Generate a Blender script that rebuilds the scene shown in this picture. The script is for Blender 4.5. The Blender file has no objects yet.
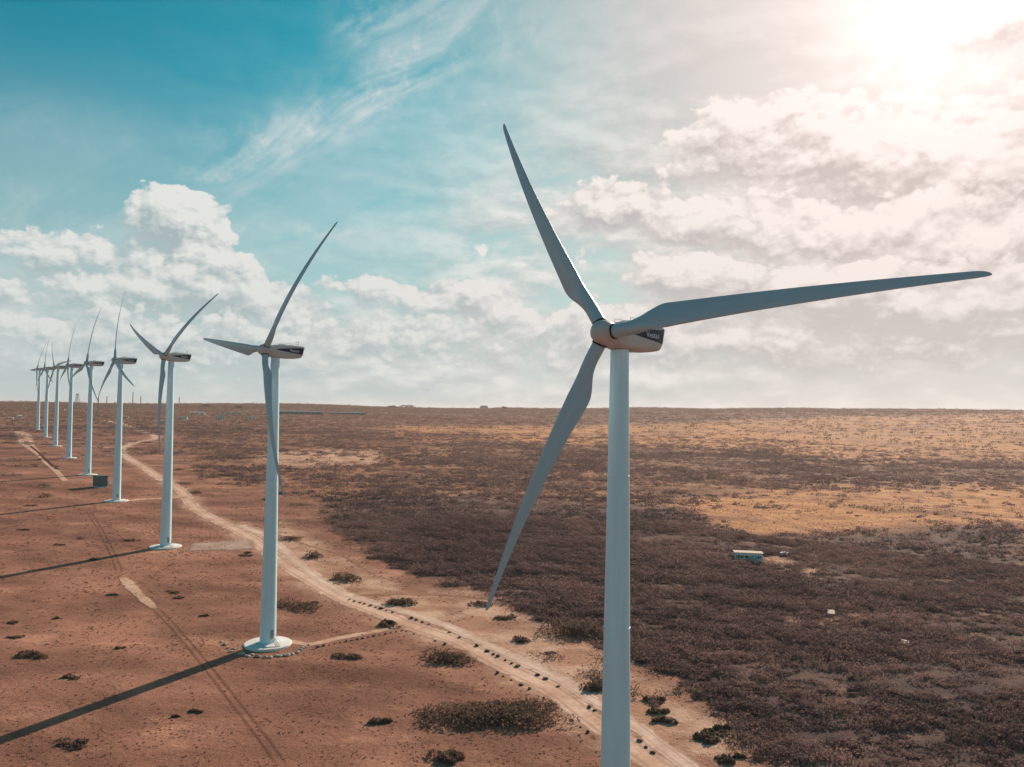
import bpy, math, random
import numpy as np
from mathutils import Vector, Matrix

random.seed(7)
rng = np.random.default_rng(11)
R = math.radians
scene = bpy.context.scene
col = scene.collection

# ------------------------------------------------------------------ camera
F_PX, PITCH, ROLL, W, H = 760.0, 0.036, 0.0151, 1024, 767
_f = np.array([0, math.cos(PITCH), math.sin(PITCH)])
_u0 = np.array([0, -math.sin(PITCH), math.cos(PITCH)])
_r0 = np.array([1.0, 0, 0])
RT = math.cos(ROLL) * _r0 + math.sin(ROLL) * _u0
UP = math.cos(ROLL) * _u0 - math.sin(ROLL) * _r0
cam_d = bpy.data.cameras.new('camera')
cam = bpy.data.objects.new('camera', cam_d)
col.objects.link(cam)
cam_d.sensor_width = 36.0
cam_d.lens = F_PX / W * 36.0
cam_d.clip_start = 0.5
cam_d.clip_end = 60000
cam.matrix_world = Matrix(((RT[0], UP[0], -_f[0], 0), (RT[1], UP[1], -_f[1], 0), (RT[2], UP[2], -_f[2], 0), (0, 0, 0, 1)))
scene.camera = cam

# the camera is the origin; heights are metres relative to it
SUN_AZ, SUN_EL = R(29.3), R(24.5)          # azimuth from +Y towards +X

# ------------------------------------------------------------------ row of turbines and terrain
B0 = np.array([13.717, 97.078, -70.096])
S0 = np.array([-79.159, 112.365, 5.890])
QQ = -0.2385
ROW2 = float(S0[:2] @ S0[:2])


def hashn(ix, iy, seed):
    h = (ix.astype(np.int64) * 374761393 + iy.astype(np.int64) * 668265263 + seed * 1442695041) & 0xffffffff
    h = ((h ^ (h >> 13)) * 1274126177) & 0xffffffff
    return ((h ^ (h >> 16)) & 0xffff) / 65535.0


def vnoise(x, y, seed=0):
    ix, iy = np.floor(x), np.floor(y)
    fx, fy = x - ix, y - iy
    fx = fx * fx * (3 - 2 * fx)
    fy = fy * fy * (3 - 2 * fy)
    a = hashn(ix, iy, seed); b = hashn(ix + 1, iy, seed)
    c = hashn(ix, iy + 1, seed); d = hashn(ix + 1, iy + 1, seed)
    return (a * (1 - fx) + b * fx) * (1 - fy) + (c * (1 - fx) + d * fx) * fy


def fbm(x, y, seed=0, o=4):
    s, a, t = 0, 0.5, 0
    for i in range(o):
        s = s + a * vnoise(x * 2 ** i, y * 2 ** i, seed + i)
        t += a
        a *= 0.5
    return s / t


def sstep(a, b, x):
    t = np.clip((x - a) / (b - a), 0, 1)
    return t * t * (3 - 2 * t)


def zground(x, y):
    x = np.asarray(x, float); y = np.asarray(y, float)
    dx, dy = x - B0[0], y - B0[1]
    t = (dx * S0[0] + dy * S0[1]) / ROW2
    w = (dx * S0[1] - dy * S0[0]) / math.sqrt(ROW2)      # to the right of the row
    tt = np.clip(t, -2.5, 12.0)
    z = B0[2] + S0[2] * tt + QQ * tt * tt
    d = np.hypot(x, y)
    az = np.arctan2(x, np.maximum(y, 1e-3))
    und = (fbm(x / 90.0, y / 90.0, 3, 3) - 0.5) * 5.0 * sstep(60, 260, np.abs(w))
    und = und + (fbm(x / 24.0, y / 24.0, 9, 3) - 0.5) * 1.6 * sstep(45, 130, np.abs(w))
    z = z + und * sstep(60, 140, d)
    # far plain climbs to a low plateau
    far = sstep(700, 3300, d)
    azd = np.degrees(az)
    tgt = 3.0 + 24.0 * sstep(-12, 26, azd) + 9.0 * np.exp(-((azd + 18) / 7.0) ** 2) + 13 * (fbm(x / 260.0, y / 500.0, 21, 4) - 0.5)
    z = z * (1 - far) + tgt * far
    z = z - 150 * sstep(3500, 9000, d)
    return z


def P2G(px, py, rmax=3350.0):
    """the ground point seen along a direction given in photograph pixels"""
    v = RT * (px - W / 2) + UP * (H / 2 - py) + _f * F_PX
    v = v / np.linalg.norm(v)
    hv = math.hypot(v[0], v[1])
    rr = np.exp(np.linspace(math.log(60), math.log(rmax), 900))
    zz = zground(v[0] / hv * rr, v[1] / hv * rr)
    below = (rr * v[2] / hv) < zz
    if not below.any():
        r = rmax
    else:
        i = int(np.argmax(below))
        lo, hi = (rr[i - 1], rr[i]) if i else (rr[0], rr[0])
        for _ in range(22):
            m = 0.5 * (lo + hi)
            if m * v[2] / hv < float(zground(v[0] / hv * m, v[1] / hv * m)):
                hi = m
            else:
                lo = m
        r = 0.5 * (lo + hi)
    x, y = v[0] / hv * r, v[1] / hv * r
    return np.array([x, y, float(zground(x, y))])


# ------------------------------------------------------------------ object helpers
def tag(o, label=None, cat=None, group=None, kind=None):
    if label: o['label'] = label
    if cat: o['category'] = cat
    if group: o['group'] = group
    if kind: o['kind'] = kind
    return o


def empty(name, loc, rz=0.0):
    o = bpy.data.objects.new(name, None)
    col.objects.link(o)
    o.location = loc
    o.rotation_euler = (0, 0, rz)
    o.empty_display_size = 0.5
    return o


class MB:
    """collects verts and faces for one mesh"""
    def __init__(s):
        s.v, s.f = [], []

    def add(s, vs, fs):
        b = len(s.v)
        s.v += [tuple(map(float, p)) for p in vs]
        s.f += [tuple(b + i for i in f) for f in fs]
        return s

    def box(s, c, d, rz=0.0, taper=1.0):
        cx, cy, cz = c
        a, b, h = d[0] / 2, d[1] / 2, d[2] / 2
        vs = []
        for z, k in ((-h, 1), (h, taper)):
            for x, y in ((-a, -b), (a, -b), (a, b), (-a, b)):
                x *= k; y *= k
                vs.append((cx + x * math.cos(rz) - y * math.sin(rz), cy + x * math.sin(rz) + y * math.cos(rz), cz + z))
        return s.add(vs, [(3, 2, 1, 0), (4, 5, 6, 7), (0, 1, 5, 4), (1, 2, 6, 5), (2, 3, 7, 6), (3, 0, 4, 7)])

    def lathe(s, prof, n=48, axis='z', cap=True):
        vs, fs = [], []
        for r, z in prof:
            for k in range(n):
                a = 2 * math.pi * k / n
                p = (r * math.cos(a), r * math.sin(a), z)
                if axis == 'y':
                    p = (r * math.cos(a), z, -r * math.sin(a))
                vs.append(p)
        for i in range(len(prof) - 1):
            for k in range(n):
                q = (k + 1) % n
                fs.append((i * n + k, i * n + q, (i + 1) * n + q, (i + 1) * n + k))
        if cap:
            fs.append(tuple(reversed(range(n))))
            fs.append(tuple((len(prof) - 1) * n + k for k in range(n)))
        return s.add(vs, fs)

    def tube(s, a, b, r, n=8):
        a, b = Vector(a), Vector(b)
        d = (b - a).normalized()
        x = d.orthogonal().normalized(); y = d.cross(x)
        vs = []
        for p in (a, b):
            for k in range(n):
                t = 2 * math.pi * k / n
                vs.append(p + x * r * math.cos(t) + y * r * math.sin(t))
        fs = [(k, (k + 1) % n, n + (k + 1) % n, n + k) for k in range(n)]
        fs += [tuple(reversed(range(n))), tuple(range(n, 2 * n))]
        return s.add(vs, fs)

    def build(s, name, mat, parent=None, smooth=False, angle=35):
        me = bpy.data.meshes.new(name)
        me.from_pydata(s.v, [], s.f)
        me.materials.append(mat)
        if smooth:
            me.polygons.foreach_set('use_smooth', [True] * len(me.polygons))
            try:
                me.set_sharp_from_angle(angle=R(angle))
            except Exception:
                pass
        me.update()
        o = bpy.data.objects.new(name, me)
        col.objects.link(o)
        if parent is not None:
            o.parent = parent
        return o


def np_mesh(name, verts, faces, mat, attrs=None, smooth=False):
    """verts (n,3), faces (m,k) all the same size"""
    me = bpy.data.meshes.new(name)
    k = faces.shape[1]
    me.vertices.add(len(verts)); me.loops.add(faces.size); me.polygons.add(len(faces))
    me.vertices.foreach_set('co', np.ascontiguousarray(verts, np.float32).ravel())
    me.loops.foreach_set('vertex_index', np.ascontiguousarray(faces, np.int32).ravel())
    me.polygons.foreach_set('loop_start', np.arange(0, faces.size, k, dtype=np.int32))
    if smooth:
        me.polygons.foreach_set('use_smooth', np.ones(len(faces), bool))
    me.update(calc_edges=True)
    for an, av in (attrs or {}).items():
        a = me.attributes.new(an, 'FLOAT', 'POINT')
        a.data.foreach_set('value', np.ascontiguousarray(av, np.float32))
    me.materials.append(mat)
    o = bpy.data.objects.new(name, me)
    col.objects.link(o)
    return o


# ------------------------------------------------------------------ node helpers
class X:
    """a float or vector socket with arithmetic"""
    def __init__(s, nt, sock): s.nt, s.s = nt, sock

    def _m(s, op, *a, clamp=False):
        n = s.nt.nodes.new('ShaderNodeMath'); n.operation = op; n.use_clamp = clamp
        for i, q in enumerate((s,) + a):
            if isinstance(q, X): s.nt.links.new(q.s, n.inputs[i])
            else: n.inputs[i].default_value = q
        return X(s.nt, n.outputs[0])

    def __add__(s, o): return s._m('ADD', o)
    __radd__ = __add__
    def __sub__(s, o): return s._m('SUBTRACT', o)
    def __rsub__(s, o): return (s * -1.0) + o
    def __mul__(s, o): return s._m('MULTIPLY', o)
    __rmul__ = __mul__
    def __truediv__(s, o): return s._m('DIVIDE', o)
    def pow(s, o): return s._m('POWER', o)
    def clamp(s): return s._m('ADD', 0.0, clamp=True)
    def max(s, o): return s._m('MAXIMUM', o)
    def min(s, o): return s._m('MINIMUM', o)
    def abs(s): return s._m('ABSOLUTE')
    def expneg(s): return const(s.nt, math.exp(-1))._m('POWER', s)
    def step(s, a, b):
        n = s.nt.nodes.new('ShaderNodeMapRange'); n.interpolation_type = 'SMOOTHSTEP'; n.clamp = True
        s.nt.links.new(s.s, n.inputs['Value'])
        n.inputs['From Min'].default_value = a; n.inputs['From Max'].default_value = b
        return X(s.nt, n.outputs['Result'])


def const(nt, v):
    n = nt.nodes.new('ShaderNodeValue'); n.outputs[0].default_value = v
    return X(nt, n.outputs[0])


def vmath(nt, op, a, b=None, c=None):
    n = nt.nodes.new('ShaderNodeVectorMath'); n.operation = op
    for i, q in enumerate((a, b, c)):
        if q is None: continue
        if isinstance(q, X): nt.links.new(q.s, n.inputs[i])
        else: n.inputs[i].default_value = q
    out = n.outputs['Value'] if op in ('LENGTH', 'DOT_PRODUCT', 'DISTANCE') else n.outputs['Vector']
    return X(nt, out)


def scale(nt, a, k):
    n = nt.nodes.new('ShaderNodeVectorMath'); n.operation = 'SCALE'
    nt.links.new(a.s, n.inputs[0])
    if isinstance(k, X): nt.links.new(k.s, n.inputs['Scale'])
    else: n.inputs['Scale'].default_value = k
    return X(nt, n.outputs[0])


def xyz(nt, x, y, z=0.0):
    n = nt.nodes.new('ShaderNodeCombineXYZ')
    for i, q in enumerate((x, y, z)):
        if isinstance(q, X): nt.links.new(q.s, n.inputs[i])
        else: n.inputs[i].default_value = q
    return X(nt, n.outputs[0])


def sep(nt, v):
    n = nt.nodes.new('ShaderNodeSeparateXYZ'); nt.links.new(v.s, n.inputs[0])
    return [X(nt, n.outputs[i]) for i in range(3)]


def noise(nt, v, sc, det=4.0, rough=0.55, lac=2.0, dist=0.0, colour=False, dim='3D'):
    n = nt.nodes.new('ShaderNodeTexNoise'); n.noise_dimensions = dim
    nt.links.new(v.s, n.inputs['Vector'])
    n.inputs['Scale'].default_value = sc; n.inputs['Detail'].default_value = det
    n.inputs['Roughness'].default_value = rough; n.inputs['Lacunarity'].default_value = lac
    n.inputs['Distortion'].default_value = dist
    return X(nt, n.outputs['Color' if colour else 'Fac'])


def mix(nt, f, a, b):
    n = nt.nodes.new('ShaderNodeMix'); n.data_type = 'RGBA'
    def put(sock, q):
        if isinstance(q, X): nt.links.new(q.s, sock)
        elif isinstance(q, (int, float)): sock.default_value = q
        else: sock.default_value = (*q[:3], 1.0)
    put(n.inputs['Factor'], f); put(n.inputs[6], a); put(n.inputs[7], b)
    return X(nt, n.outputs[2])


def mulc(nt, a, b):
    n = nt.nodes.new('ShaderNodeMix'); n.data_type = 'RGBA'; n.blend_type = 'MULTIPLY'
    n.inputs['Factor'].default_value = 1.0
    for sock, q in ((n.inputs[6], a), (n.inputs[7], b)):
        if isinstance(q, X): nt.links.new(q.s, sock)
        else: sock.default_value = (*q[:3], 1.0)
    return X(nt, n.outputs[2])


def addc(nt, a, b):
    return vmath(nt, 'ADD', a, b)


def newmat(name):
    m = bpy.data.materials.new(name); m.use_nodes = True
    nt = m.node_tree
    b = nt.nodes['Principled BSDF']
    b.inputs['Specular IOR Level'].default_value = 0.2
    return m, nt, b


def attr(nt, name):
    n = nt.nodes.new('ShaderNodeAttribute'); n.attribute_name = name
    return X(nt, n.outputs['Fac'])


def pos(nt):
    n = nt.nodes.new('ShaderNodeNewGeometry')
    return X(nt, n.outputs['Position'])


def objco(nt):
    n = nt.nodes.new('ShaderNodeTexCoord')
    return X(nt, n.outputs['Object'])


def setcol(nt, b, c):
    if isinstance(c, X): nt.links.new(c.s, b.inputs['Base Color'])
    else: b.inputs['Base Color'].default_value = (*c, 1)


def bump(nt, b, h, strength, dist):
    n = nt.nodes.new('ShaderNodeBump')
    n.inputs['Strength'].default_value = strength; n.inputs['Distance'].default_value = dist
    nt.links.new(h.s, n.inputs['Height'])
    nt.links.new(n.outputs[0], b.inputs['Normal'])


def simple(name, c, rough=0.6, var=0.12, sc=2.0, spec=0.2):
    m, nt, b = newmat(name)
    n = noise(nt, objco(nt), sc, 5)
    k = n * (2 * var) + (1 - var)
    setcol(nt, b, mulc(nt, c, xyz(nt, k, k, k)))
    b.inputs['Roughness'].default_value = rough
    b.inputs['Specular IOR Level'].default_value = spec
    return m


# ------------------------------------------------------------------ materials
def paint(name, c, streak=0.10, rough=0.38):
    m, nt, b = newmat(name)
    p = objco(nt)
    x, y, z = sep(nt, p)
    s = noise(nt, xyz(nt, x * 1.6, y * 1.6, z * 0.06), 1.0, 5, 0.6)
    g = noise(nt, p, 0.35, 4)
    k = (s * streak * 2 + (1 - streak)) * (g * 0.08 + 0.96)
    setcol(nt, b, mulc(nt, c, xyz(nt, k, k, k * 0.995)))
    b.inputs['Roughness'].default_value = rough
    b.inputs['Specular IOR Level'].default_value = 0.35
    return m


M = {}
M['white'] = paint('white_tower_paint', (0.60, 0.84, 0.92), 0.15)
M['blade'] = paint('blade_gelcoat', (0.37, 0.50, 0.56), 0.10, 0.32)
M['nacelle'] = paint('nacelle_gelcoat', (0.52, 0.49, 0.47), 0.08, 0.4)
M['band'] = simple('dark_blue_band', (0.012, 0.022, 0.05), 0.4, 0.1)
M['letter'] = simple('white_lettering', (0.72, 0.74, 0.76), 0.4, 0.05)
M['collar'] = simple('dark_rubber', (0.035, 0.035, 0.04), 0.6)
M['concrete'] = simple('pale_concrete', (0.72, 0.70, 0.66), 0.85, 0.14, 0.8)
M['metal'] = simple('galvanised_metal', (0.42, 0.43, 0.44), 0.45)
M['door'] = simple('grey_door', (0.30, 0.32, 0.33), 0.5)
M['stone'] = simple('pale_stone', (0.42, 0.37, 0.32), 0.9, 0.35, 1.2)
M['darkstone'] = simple('dark_stone', (0.10, 0.075, 0.06), 0.9, 0.4, 1.2)
M['cabinet'] = simple('green_steel', (0.06, 0.13, 0.14), 0.5)
M['wall'] = simple('white_render', (0.74, 0.73, 0.70), 0.85, 0.12, 0.6)
M['teal_wall'] = simple('turquoise_render', (0.16, 0.48, 0.48), 0.8)
M['glass'] = simple('window_glass', (0.03, 0.04, 0.05), 0.15, 0.1, 1, 0.5)
M['roof'] = simple('pale_roof', (0.52, 0.40, 0.33), 0.8)
M['bluesheet'] = simple('blue_sheet_roof', (0.13, 0.17, 0.175), 0.6)
M['mast'] = simple('mast_steel', (0.16, 0.16, 0.17), 0.5)
M['bark'] = simple('bark', (0.09, 0.06, 0.045), 0.9, 0.3)


def leafmat(name, dark, light):
    m, nt, b = newmat(name)
    t = attr(nt, 'tone')
    p = pos(nt)
    big = noise(nt, p, 0.02, 3)
    f = (t * 0.8 + big * 0.7 - 0.25).clamp()
    setcol(nt, b, mix(nt, f, dark, light))
    b.inputs['Roughness'].default_value = 0.8
    b.inputs['Specular IOR Level'].default_value = 0.1
    tl = nt.nodes.new('ShaderNodeBsdfTranslucent')
    nt.links.new(b.inputs['Base Color'].links[0].from_socket, tl.inputs['Color'])
    mx = nt.nodes.new('ShaderNodeMixShader'); mx.inputs[0].default_value = 0.34
    nt.links.new(b.outputs[0], mx.inputs[1]); nt.links.new(tl.outputs[0], mx.inputs[2])
    nt.links.new(mx.outputs[0], nt.nodes['Material Output'].inputs['Surface'])
    return m


M['scrub'] = leafmat('scrub_leaves', (0.080, 0.057, 0.064), (0.40, 0.245, 0.205))
M['scrubfar'] = leafmat('far_scrub_leaves', (0.12, 0.075, 0.06), (0.34, 0.20, 0.135))
M['shrub'] = leafmat('shrub_leaves', (0.075, 0.056, 0.048), (0.27, 0.172, 0.12))
M['tuft'] = leafmat('dry_grass', (0.27, 0.125, 0.088), (0.52, 0.28, 0.19))

# ------------------------------------------------------------------ ground sheet
azs = np.radians(np.concatenate([np.linspace(-180, -50, 60)[:-1], np.linspace(-50, 50, 960), np.linspace(50, 180, 60)[1:]]))
rs = np.concatenate([np.linspace(1, 60, 14)[:-1], np.exp(np.linspace(math.log(60), math.log(4200), 760)), np.array([4600, 5200, 6200, 7500, 9000, 11000, 14000])])
AZ, RR = np.meshgrid(azs, rs, indexing='ij')
GX, GY = RR * np.sin(AZ), RR * np.cos(AZ)


def zg_all(x, y, az):
    z = zground(x, np.where(np.abs(az) < R(90), y, np.abs(y)))
    return z


GZ = zg_all(GX, GY, AZ)
LR = np.log(RR)


def pip(poly):
    """inside mask of a polygon given as photograph pixels, tested on the ground"""
    pts = np.array([P2G(*q) for q in poly])
    pa = np.arctan2(pts[:, 0], pts[:, 1]); pl = np.log(np.hypot(pts[:, 0], pts[:, 1]))
    ins = np.zeros(AZ.shape, bool)
    a0, a1 = np.searchsorted(azs, pa.min() - 1e-3), np.searchsorted(azs, pa.max() + 1e-3)
    A, L = AZ[a0:a1], LR[a0:a1]
    sub = np.zeros(A.shape, bool)
    n = len(pa)
    for i in range(n):
        x1, y1, x2, y2 = pa[i], pl[i], pa[(i + 1) % n], pl[(i + 1) % n]
        c = ((y1 > L) != (y2 > L))
        xi = (x2 - x1) * (L - y1) / ((y2 - y1) if abs(y2 - y1) > 1e-9 else 1e-9) + x1
        sub ^= c & (A < xi)
    ins[a0:a1] = sub
    return ins.astype(np.float32)


def blur(a, ka, kr, n=2):
    for _ in range(n):
        for ax, k in ((0, ka), (1, kr)):
            if k < 1: continue
            p = np.pad(a, [(k + 1, k) if i == ax else (0, 0) for i in (0, 1)], mode='edge')
            c = np.cumsum(p, axis=ax)
            a = (np.take(c, range(2 * k + 1, c.shape[ax]), axis=ax) - np.take(c, range(0, c.shape[ax] - 2 * k - 1), axis=ax)) / (2 * k + 1)
    return a


def catmull(p, step=1.2):
    p = np.array(p, float)
    P = np.vstack([2 * p[0] - p[1], p, 2 * p[-1] - p[-2]])
    out = []
    for i in range(1, len(P) - 2):
        L = np.linalg.norm(P[i + 1] - P[i])
        n = max(2, int(L / step))
        t = np.linspace(0, 1, n, endpoint=False)[:, None]
        a, b, c, d = P[i - 1], P[i], P[i + 1], P[i + 2]
        out.append(0.5 * ((2 * b) + (-a + c) * t + (2 * a - 5 * b + 4 * c - d) * t ** 2 + (-a + 3 * b - 3 * c + d) * t ** 3))
    return np.vstack(out + [p[-1][None]])


MAIN_PX = [(92, 420), (112, 422), (122, 424), (130, 427.5), (148, 434), (156, 437.5), (150, 440), (138, 442), (126, 446), (120, 451), (126, 457), (138, 464), (158, 477), (179, 489), (193, 506),
                              (208, 516), (237, 530), (261, 545), (281, 562), (312, 581), (346, 600), (378, 612), (415, 627), (459, 642), (506, 667), (553, 690), (589, 717), (633, 748), (657, 765), (700, 796), (760, 850)]
UP_PX = [(237, 524), (261, 534), (280, 547), (293, 559), (321, 580), (349, 595), (396, 609), (430, 620), (459, 631), (521, 661), (560, 679), (589, 698), (633, 724), (662, 747), (686, 765), (730, 796), (790, 850)]
verge = np.zeros(AZ.shape, np.float32)
for px_line, half in ((MAIN_PX, 11.0), (UP_PX, 10.0)):
    cl_pts = catmull(np.array([P2G(*a)[:2] for a in px_line]))[::2]
    sel = np.argwhere((np.abs(AZ) < R(50)) & (RR > 100) & (RR < 1300))
    vx, vy = GX[sel[:, 0], sel[:, 1]], GY[sel[:, 0], sel[:, 1]]
    near_ = np.full(len(vx), 1e9)
    a_pts = np.arctan2(cl_pts[:, 0], cl_pts[:, 1]); av = AZ[sel[:, 0], sel[:, 1]]
    order = np.argsort(av)
    for ch in np.array_split(order, 160):
        lo_, hi_ = av[ch].min() - 0.05, av[ch].max() + 0.05
        k_pts = cl_pts[(a_pts > lo_) & (a_pts < hi_)]
        if not len(k_pts): continue
        near_[ch] = np.sqrt(((vx[ch, None] - k_pts[None, :, 0]) ** 2 + (vy[ch, None] - k_pts[None, :, 1]) ** 2).min(1))
    verge[sel[:, 0], sel[:, 1]] = np.maximum(verge[sel[:, 0], sel[:, 1]], 1 - sstep(2.0, half, near_))
d_ = RR
FRONT = (np.abs(AZ) < R(50)).astype(np.float32)
P1 = blur(pip([(318, 492), (400, 486), (520, 492), (640, 500), (760, 534), (1024, 528), (1060, 790), (800, 790), (752, 742), (700, 690), (645, 655), (560, 624), (470, 590), (400, 568), (345, 532)]), 7, 5)
P2 = blur(pip([(175, 428), (560, 436), (1040, 436), (1040, 530), (640, 505), (400, 495), (330, 500), (262, 486), (205, 478)]), 7, 4)
cloud_shade = blur(pip([(390, 456), (560, 455), (640, 449), (760, 454), (860, 463), (1040, 463), (1040, 482), (860, 481), (740, 484), (640, 492), (420, 488)]), 10, 4)  # band of cloud shadow on the plain, put in as denser, darker scrub and soil
OC = blur(pip([(380, 426), (640, 424), (1040, 414), (1040, 460), (860, 460), (760, 450), (620, 446), (420, 443)]), 10, 5)
OC2 = blur(pip([(690, 500), (860, 490), (1040, 488), (1040, 522), (860, 528), (720, 530)]), 14, 5)
CL = blur(pip([(270, 451), (380, 449), (378, 464), (310, 469), (255, 462)]), 4, 3)
SA = blur(pip([(262, 512), (343, 556), (374, 575), (420, 588), (480, 592), (545, 624), (610, 657), (690, 700), (740, 738), (775, 790), (715, 790), (640, 735), (560, 686), (460, 638), (396, 612), (321, 586), (281, 556)]), 5, 4)
PT = np.zeros_like(P1)
for poly in ([(714, 576), (722, 574), (737, 578), (726, 581)], [(782, 621), (790, 619), (803, 628), (790, 631)], [(820, 621), (862, 612), (866, 617), (826, 625)],
             [(757, 561), (766, 556), (797, 558), (795, 564)], [(800, 566), (815, 566), (818, 573), (808, 574)], [(846, 560), (862, 556), (868, 561)],
             [(968, 608), (980, 604), (984, 612)], [(540, 566), (552, 564), (556, 570)], [(405, 566), (416, 563), (418, 571)]):
    PT = np.maximum(PT, blur(pip(poly), 2, 2, 2))
n1 = fbm(GX / 38.0, GY / 38.0, 31, 4)
n2 = fbm(GX / 9.0, GY / 9.0, 37, 4)
n3 = fbm(GX / 120.0, GY / 160.0, 43, 4)
scr_and_shade = np.maximum(P1 * (0.80 + 0.2 * n1), P2 * 0.55)
scr_and_shade = np.maximum(scr_and_shade, cloud_shade * 0.95)
scr_and_shade = np.where(d_ > 800, np.maximum(scr_and_shade, 0.5 * sstep(800, 1400, d_)), scr_and_shade)
scr_and_shade = scr_and_shade * (1 - 0.50 * OC) * (1 - 0.70 * OC2) * (1 - 0.85 * CL) * (1 - PT)
scr_and_shade = np.clip(scr_and_shade + (n2 - 0.5) * 0.9 * (scr_and_shade > 0.05) * (1 - 0.85 * P1), 0, 1)
scr_and_shade = scr_and_shade * (1 - np.clip(SA * 1.2, 0, 1)) + 0.17 * SA * sstep(0.50, 0.72, n2) * (1 - np.clip(verge * 2, 0, 1))
azdeg = np.degrees(AZ)
ridge = sstep(1900, 2500, RR) * (1 - sstep(2, 14, azdeg)) * sstep(-40, -30, azdeg)
scr_and_shade = np.maximum(scr_and_shade, ridge * 0.95)
grasszone = (scr_and_shade < 0.3) & (RR > 330) & (azdeg < 0)
scr_and_shade = np.clip(scr_and_shade + grasszone * np.clip((fbm(GX / 60.0, GY / 22.0, 91, 4) - 0.52) * 2.2, 0, 0.5) * (0.25 + 0.75 * sstep(520, 800, RR)), 0, 1)
streak = fbm(GX / 70.0, GY / 26.0, 61, 5)
ochre = np.clip(OC * 0.75 + OC2 * 1.3 + P2 * 0.32, 0, 1.2) * np.clip(0.35 + 2.2 * (streak - 0.28), 0, 1.2)
sand = np.clip(SA * (0.40 + 1.3 * (n2 - 0.34)) + CL * 0.8 + PT * 1.0 + verge * (0.15 + 1.5 * (n2 - 0.3)), 0, 1)

nA, nR = AZ.shape
idx = np.arange(nA * nR).reshape(nA, nR)
q = np.stack([idx[:-1, :-1], idx[:-1, 1:], idx[1:, 1:], idx[1:, :-1]], -1).reshape(-1, 4)


def ground_material():
    m, nt, b = newmat('dry_ground')
    p = pos(nt)
    px_, py_, pz_ = sep(nt, p)
    flat = xyz(nt, px_, py_, 0.0)
    scn, oc, sa = attr(nt, 'scrub'), attr(nt, 'ochre'), attr(nt, 'sand')
    big = noise(nt, flat, 0.012, 5, 0.6)
    mid = noise(nt, xyz(nt, px_ * 0.75, py_ * 1.2, 0.0), 0.07, 6, 0.64)
    fine = noise(nt, flat, 0.9, 5, 0.7)
    vfine = noise(nt, flat, 3.2, 3, 0.7)
    g = mix(nt, big.step(0.35, 0.68), (0.245, 0.114, 0.079), (0.385, 0.186, 0.124))
    g = mix(nt, mid.step(0.52, 0.74) * 0.65, g, (0.58, 0.30, 0.19))
    g = mix(nt, (1.0 - mid).step(0.55, 0.75) * 0.55, g, (0.19, 0.08, 0.058))
    sp = noise(nt, flat, 0.22, 6, 0.75)
    g = mix(nt, sp.step(0.56, 0.68) * 0.75, g, (0.17, 0.085, 0.065))
    k = (fine * 0.8 + 0.6) * (vfine * 0.7 + 0.65)
    br = noise(nt, xyz(nt, px_ * 0.6 - py_ * 0.25, py_ * 1.3 + px_ * 0.3, 0.0), 0.035, 5, 0.62).step(0.34, 0.64) * 0.52 + 0.70
    g = mulc(nt, g, xyz(nt, k * br, k * br, k * br))
    o = mix(nt, mid.step(0.35, 0.65), (0.44, 0.195, 0.09), (0.66, 0.33, 0.145))
    o = mulc(nt, o, xyz(nt, k, k, k))
    s = mix(nt, mid.step(0.4, 0.65), (0.46, 0.25, 0.16), (0.66, 0.43, 0.31))
    kk = fine * 0.5 + 0.75
    s = mulc(nt, s, xyz(nt, kk, kk, kk))
    d = mix(nt, mid.step(0.4, 0.7), (0.10, 0.064, 0.060), (0.25, 0.145, 0.11))
    d = mulc(nt, d, xyz(nt, k, k, k))
    c = mix(nt, (scn * 1.15 + (fine - 0.5) * 0.5).clamp(), g, d)
    c = mix(nt, (oc * 1.1 + (mid - 0.5) * 0.9 * oc).clamp(), c, o)
    c = mix(nt, (sa * 1.25 + (fine - 0.5) * 1.4 * sa + (mid - 0.5) * 1.2 * sa).clamp(), c, s)
    setcol(nt, b, c)
    b.inputs['Roughness'].default_value = 0.95
    b.inputs['Specular IOR Level'].default_value = 0.05
    h = fine * 0.5 + vfine * 0.22 + mid * 0.8
    bump(nt, b, h, 0.75, 0.9)
    return m


M['ground'] = ground_material()
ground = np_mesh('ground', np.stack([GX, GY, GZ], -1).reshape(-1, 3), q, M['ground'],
                 {'scrub': scr_and_shade.ravel(), 'ochre': ochre.ravel(), 'sand': sand.ravel()}, smooth=True)  # 'scrub' also carries the band of cloud shadow
tag(ground, kind='structure')


def zmesh(x, y):
    """height of the ground mesh itself"""
    az = np.arctan2(x, y); rr_ = np.hypot(x, y)
    i = np.clip(np.searchsorted(azs, az) - 1, 0, nA - 2)
    j = np.clip(np.searchsorted(rs, rr_) - 1, 0, nR - 2)
    fa = (az - azs[i]) / (azs[i + 1] - azs[i]); fr = (rr_ - rs[j]) / (rs[j + 1] - rs[j])
    return (GZ[i, j] * (1 - fa) + GZ[i + 1, j] * fa) * (1 - fr) + (GZ[i, j + 1] * (1 - fa) + GZ[i + 1, j + 1] * fa) * fr


def lookup(arr, x, y):
    az = np.arctan2(x, y)
    r = np.hypot(x, y)
    i = np.clip(np.searchsorted(azs, az), 0, nA - 1)
    j = np.clip(np.searchsorted(rs, r), 0, nR - 1)
    return arr[i, j]


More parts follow.
